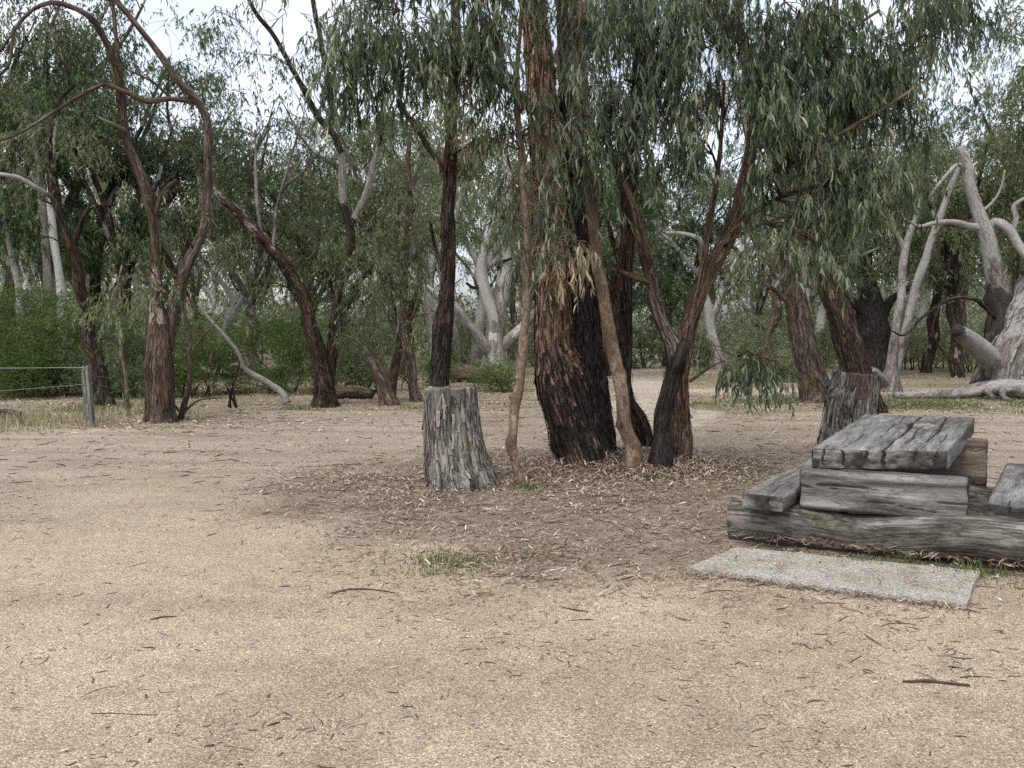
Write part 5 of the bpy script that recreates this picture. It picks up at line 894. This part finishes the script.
LM = [(-20, 'left of the fence wires'), (45, 'the fence wires'), (95, 'the fence post'), (150, 'the arching gum'), (200, 'the twiggy young tree'), (250, 'the white bent branch'), (300, 'the leaning dark gum'), (345, 'the forked stem with pale arms'), (385, 'the broken stub'), (420, 'the thin crooked gum'), (455, 'the blackened straight trunk'), (500, 'the twisted pale gum'), (540, 'the crooked sapling'), (580, 'the charred twin stems'), (625, 'the tan pole stem'), (660, 'the bend of the gravel track'), (700, 'the red-brown leaning gum'), (750, 'the drooping sprig'), (800, 'the rough-barked gum'), (840, 'the jagged stump'), (875, 'the burnt hollow trunk'), (910, 'the slim pale gum'), (950, 'the pale broken top'), (995, 'the huge pale gum'), (1040, 'the end of the fallen log')]
ROWS = [('near', 24, 36.5), ('middle', 36.5, 49), ('far', 49, 70)]
plan = []
row1 = [(-45, 26, -30, 'wattle'), (8, 28, 15, 'grey'), (48, 29.5, 5, 'grey'), (92, 28.5, 10, 'dark'), (128, 27.5, 45, 'wattle'), (172, 31, 100, 'grey'), (215, 33, 165, 'twisted'), (255, 29, 150, 'grey'), (300, 31, 195, 'grey'), (350, 30, 190, 'dark'), (398, 31, 110, 'grey'), (435, 33, 110, 'pale'), (475, 36, 130, 'pale'), (545, 33, 95, 'grey'), (605, 30, 150, 'wattle'), (665, 38, 175, 'wattle'), (720, 35, 150, 'pale'), (772, 33, 90, 'grey'), (812, 33, 60, 'pale'), (925, 32, 110, 'dark'), (960, 29, 130, 'dark'), (1000, 28, 70, 'grey'), (1045, 27, 60, 'dark'), (1090, 28, -10, 'grey')]
row2 = [(u, 40+6*((k*37) % 10)/10, 130+70*((k*53) % 10)/10, ['pale', 'grey2', 'twisted', 'dark2', 'pale', 'grey2'][k % 6]) for k, u in enumerate(list(range(-60, 630, 52))+list(range(705, 1120, 52)))]
row3 = [(u, 52+9*((k*29) % 10)/10, 185+50*((k*71) % 10)/10, ['grey2', 'pale', 'dark2', 'twisted', 'grey2'][k % 5]) for k, u in enumerate(range(-70, 1120, 46))]
plan = row1+row2+row3
protos = {k: proto('x', s, H, k) for k, (d_, H, s) in KINDS.items()}; used = set(); seen = {}
rw = np.random.default_rng(77)
for u, D, ty, kind in plan:
    root, H = protos[kind]
    if kind in used:
        c = root.copy(); C.objects.link(c)
        for ch in root.children: d_ = ch.copy(); C.objects.link(d_); d_.parent = c
    else: c = root; used.add(kind)
    h = (CAMH+(328-ty)*D/F)*1.1; s = h/H; x = gx_(u, D); c.location = (x, D, float(ground_z(x, D))); wd = min(1.35, max(.8, 1/s*1.0)); c.scale = (s*wd, s*wd, s); c.rotation_euler = (0, 0, rw.random()*6.283)
    lm = min(LM, key=lambda q: abs(q[0]-u))[1]; rn = [r_[0] for r_ in ROWS if r_[1] <= D < r_[2]][0]
    pl_ = {'near': 'at the wood edge', 'middle': 'amid the wood', 'far': 'deep in the wood'}[rn]; c['label'] = f"{KINDS[kind][0]} {pl_}, behind {lm}" if not lm.startswith('left') else f"{KINDS[kind][0]} {pl_}, {lm}"
    seen[c['label']] = seen.get(c['label'], 0)+1
print('DUP LABELS', [k for k, n in seen.items() if n > 1], len(plan))
# beyond that the wood closes to one mass
rf = np.random.default_rng(9); ta_, la = Acc(), Acc()
for k in range(120):
    D = 66+34*rf.random(); x = (rf.random()*2-1)*.72*D; h = 8+5*rf.random(); b = [x, D, -.3]
    tube(ta_, [[*b, .16, 0, .5], [x+rf.normal()*.3, D, h*.45, .13, 0, .7], [x+rf.normal()*.8, D, h*.9, .05, 0, .7]], 6, 1.2, 0, seed=k)
    for q in range(7):
        c = np.array([x+rf.normal()*1.6, D+rf.normal()*1.2, h*(.30+.70*rf.random())]); tufts(la, c, (1.4, 1.4, 1.1), 170, rf, L=.42, W=.11, k=10, twig=.9, droop=.5, spread=.7, gap=.6, gapt=-.4, sig=.45)
for k in range(420):
    D = 40+38*rf.random(); x = (rf.random()*2-1)*.72*D
    if abs(x-2.2-(D-13)*.125) < 3.5 and D < 60: continue
    tufts(la, (x, D, .8+1.3*rf.random()), (2.2, 1.6, 1.3), 260, rf, L=.34, W=.09, k=10, twig=.8, droop=.1, spread=.8, gap=.6, gapt=-.5, sig=.5)
fw = build('distant_woods', np.concatenate(ta_.V), np.concatenate(ta_.Q), np.concatenate(ta_.T), M['bark_pale'], attrs={k: np.concatenate(v) for k, v in ta_.A.items()})
tag(fw, 'trunks of the distant woodland closing the view', 'woods', kind='stuff')
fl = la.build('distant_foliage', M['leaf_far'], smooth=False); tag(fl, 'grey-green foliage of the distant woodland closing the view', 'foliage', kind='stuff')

# ---------------------------------------------------------------- sticks and bark one can point at
def stick(label, u, v, ang, L, r, lc, bend=.1, name='fallen_stick', group='larger sticks lying on the gravel'):
    r *= .62; bend *= 1.5
    D = 1440./(v-328); x = gx_(u, D); z = float(ground_z(x, D)); f = np.linspace(-.5, .5, 6)[:, None]; d = np.array([math.cos(ang), math.sin(ang), 0]); p = np.array([-d[1], d[0], 0])
    rs = np.random.default_rng(int(u*7+v)); P = d*f*L+p*(bend*L*(1-4*f*f))+rs.normal(size=(6, 3))*np.array([.02, .02, .004])*L+np.array([0, 0, r*.9])
    for k in range(6): P[k, 2] += float(ground_z(x+P[k, 0], D+P[k, 1]))-z
    a = Acc(); tube(a, np.hstack([P, r*(1-.55*np.abs(f*1.6))]), 8, .03, .12, seed=u*.1, cap0=True); a.A['lc'] = [np.full(a.n, lc)]; a.A = {'lc': a.A['lc']}
    o = a.build(name, M['stick'], loc=None); o.location = (x, D, z); tag(o, label, 'stick', group)
for s_ in [('long thin reddish stick lying below the crooked sapling', 512, 556, -.28, .62, .008, .78, .03), ('dark brown curved stick at the tip of the dark dirt patch', 360, 596, .02, .38, .010, .45, .12), ('short dark stick left of that curved stick, pointing away', 158, 623, .5, .14, .007, .2, .1), ('long thin dark stick lying across the lower left gravel', 112, 725, -.1, .26, .004, .35, .03), ('thick frayed strip of dark bark in the lower right gravel', 945, 693, -.25, .28, .013, .35, .1), ('pale grey curl of bark in the lower middle gravel', 353, 735, .7, .09, .006, 1., .15), ('orange-brown curled leaf-like bark in the lower right centre', 771, 728, -.8, .08, .006, .8, .25), ('dark stick just right of the bark strip', 985, 686, .1, .14, .006, .4, .05), ('reddish twig lying in front of the left corner of the slab', 726, 597, .1, .26, .006, .6, .1), ('dark stick pointing up the gravel left of the slab corner', 735, 583, -.7, .2, .006, .3, .08), ('short black stick in the centre of the gravel', 580, 624, .05, .12, .005, .15, .05), ('short brown stick below the slab, lying level', 905, 632, .05, .22, .005, .5, .1), ('thin brown stick right of centre below the slab', 836, 608, .0, .16, .005, .5, .05), ('small black stick near the bottom left of centre', 268, 734, .6, .05, .006, .1, .05), ('dark stick lying beyond the gravel at left, level with the stump foot', 265, 497, .9, .10, .012, .15, .05), ('thin red-brown stick at the left edge of the leaf litter', 330, 468, .3, .8, .012, .5, .08)]:
    stick(*s_)
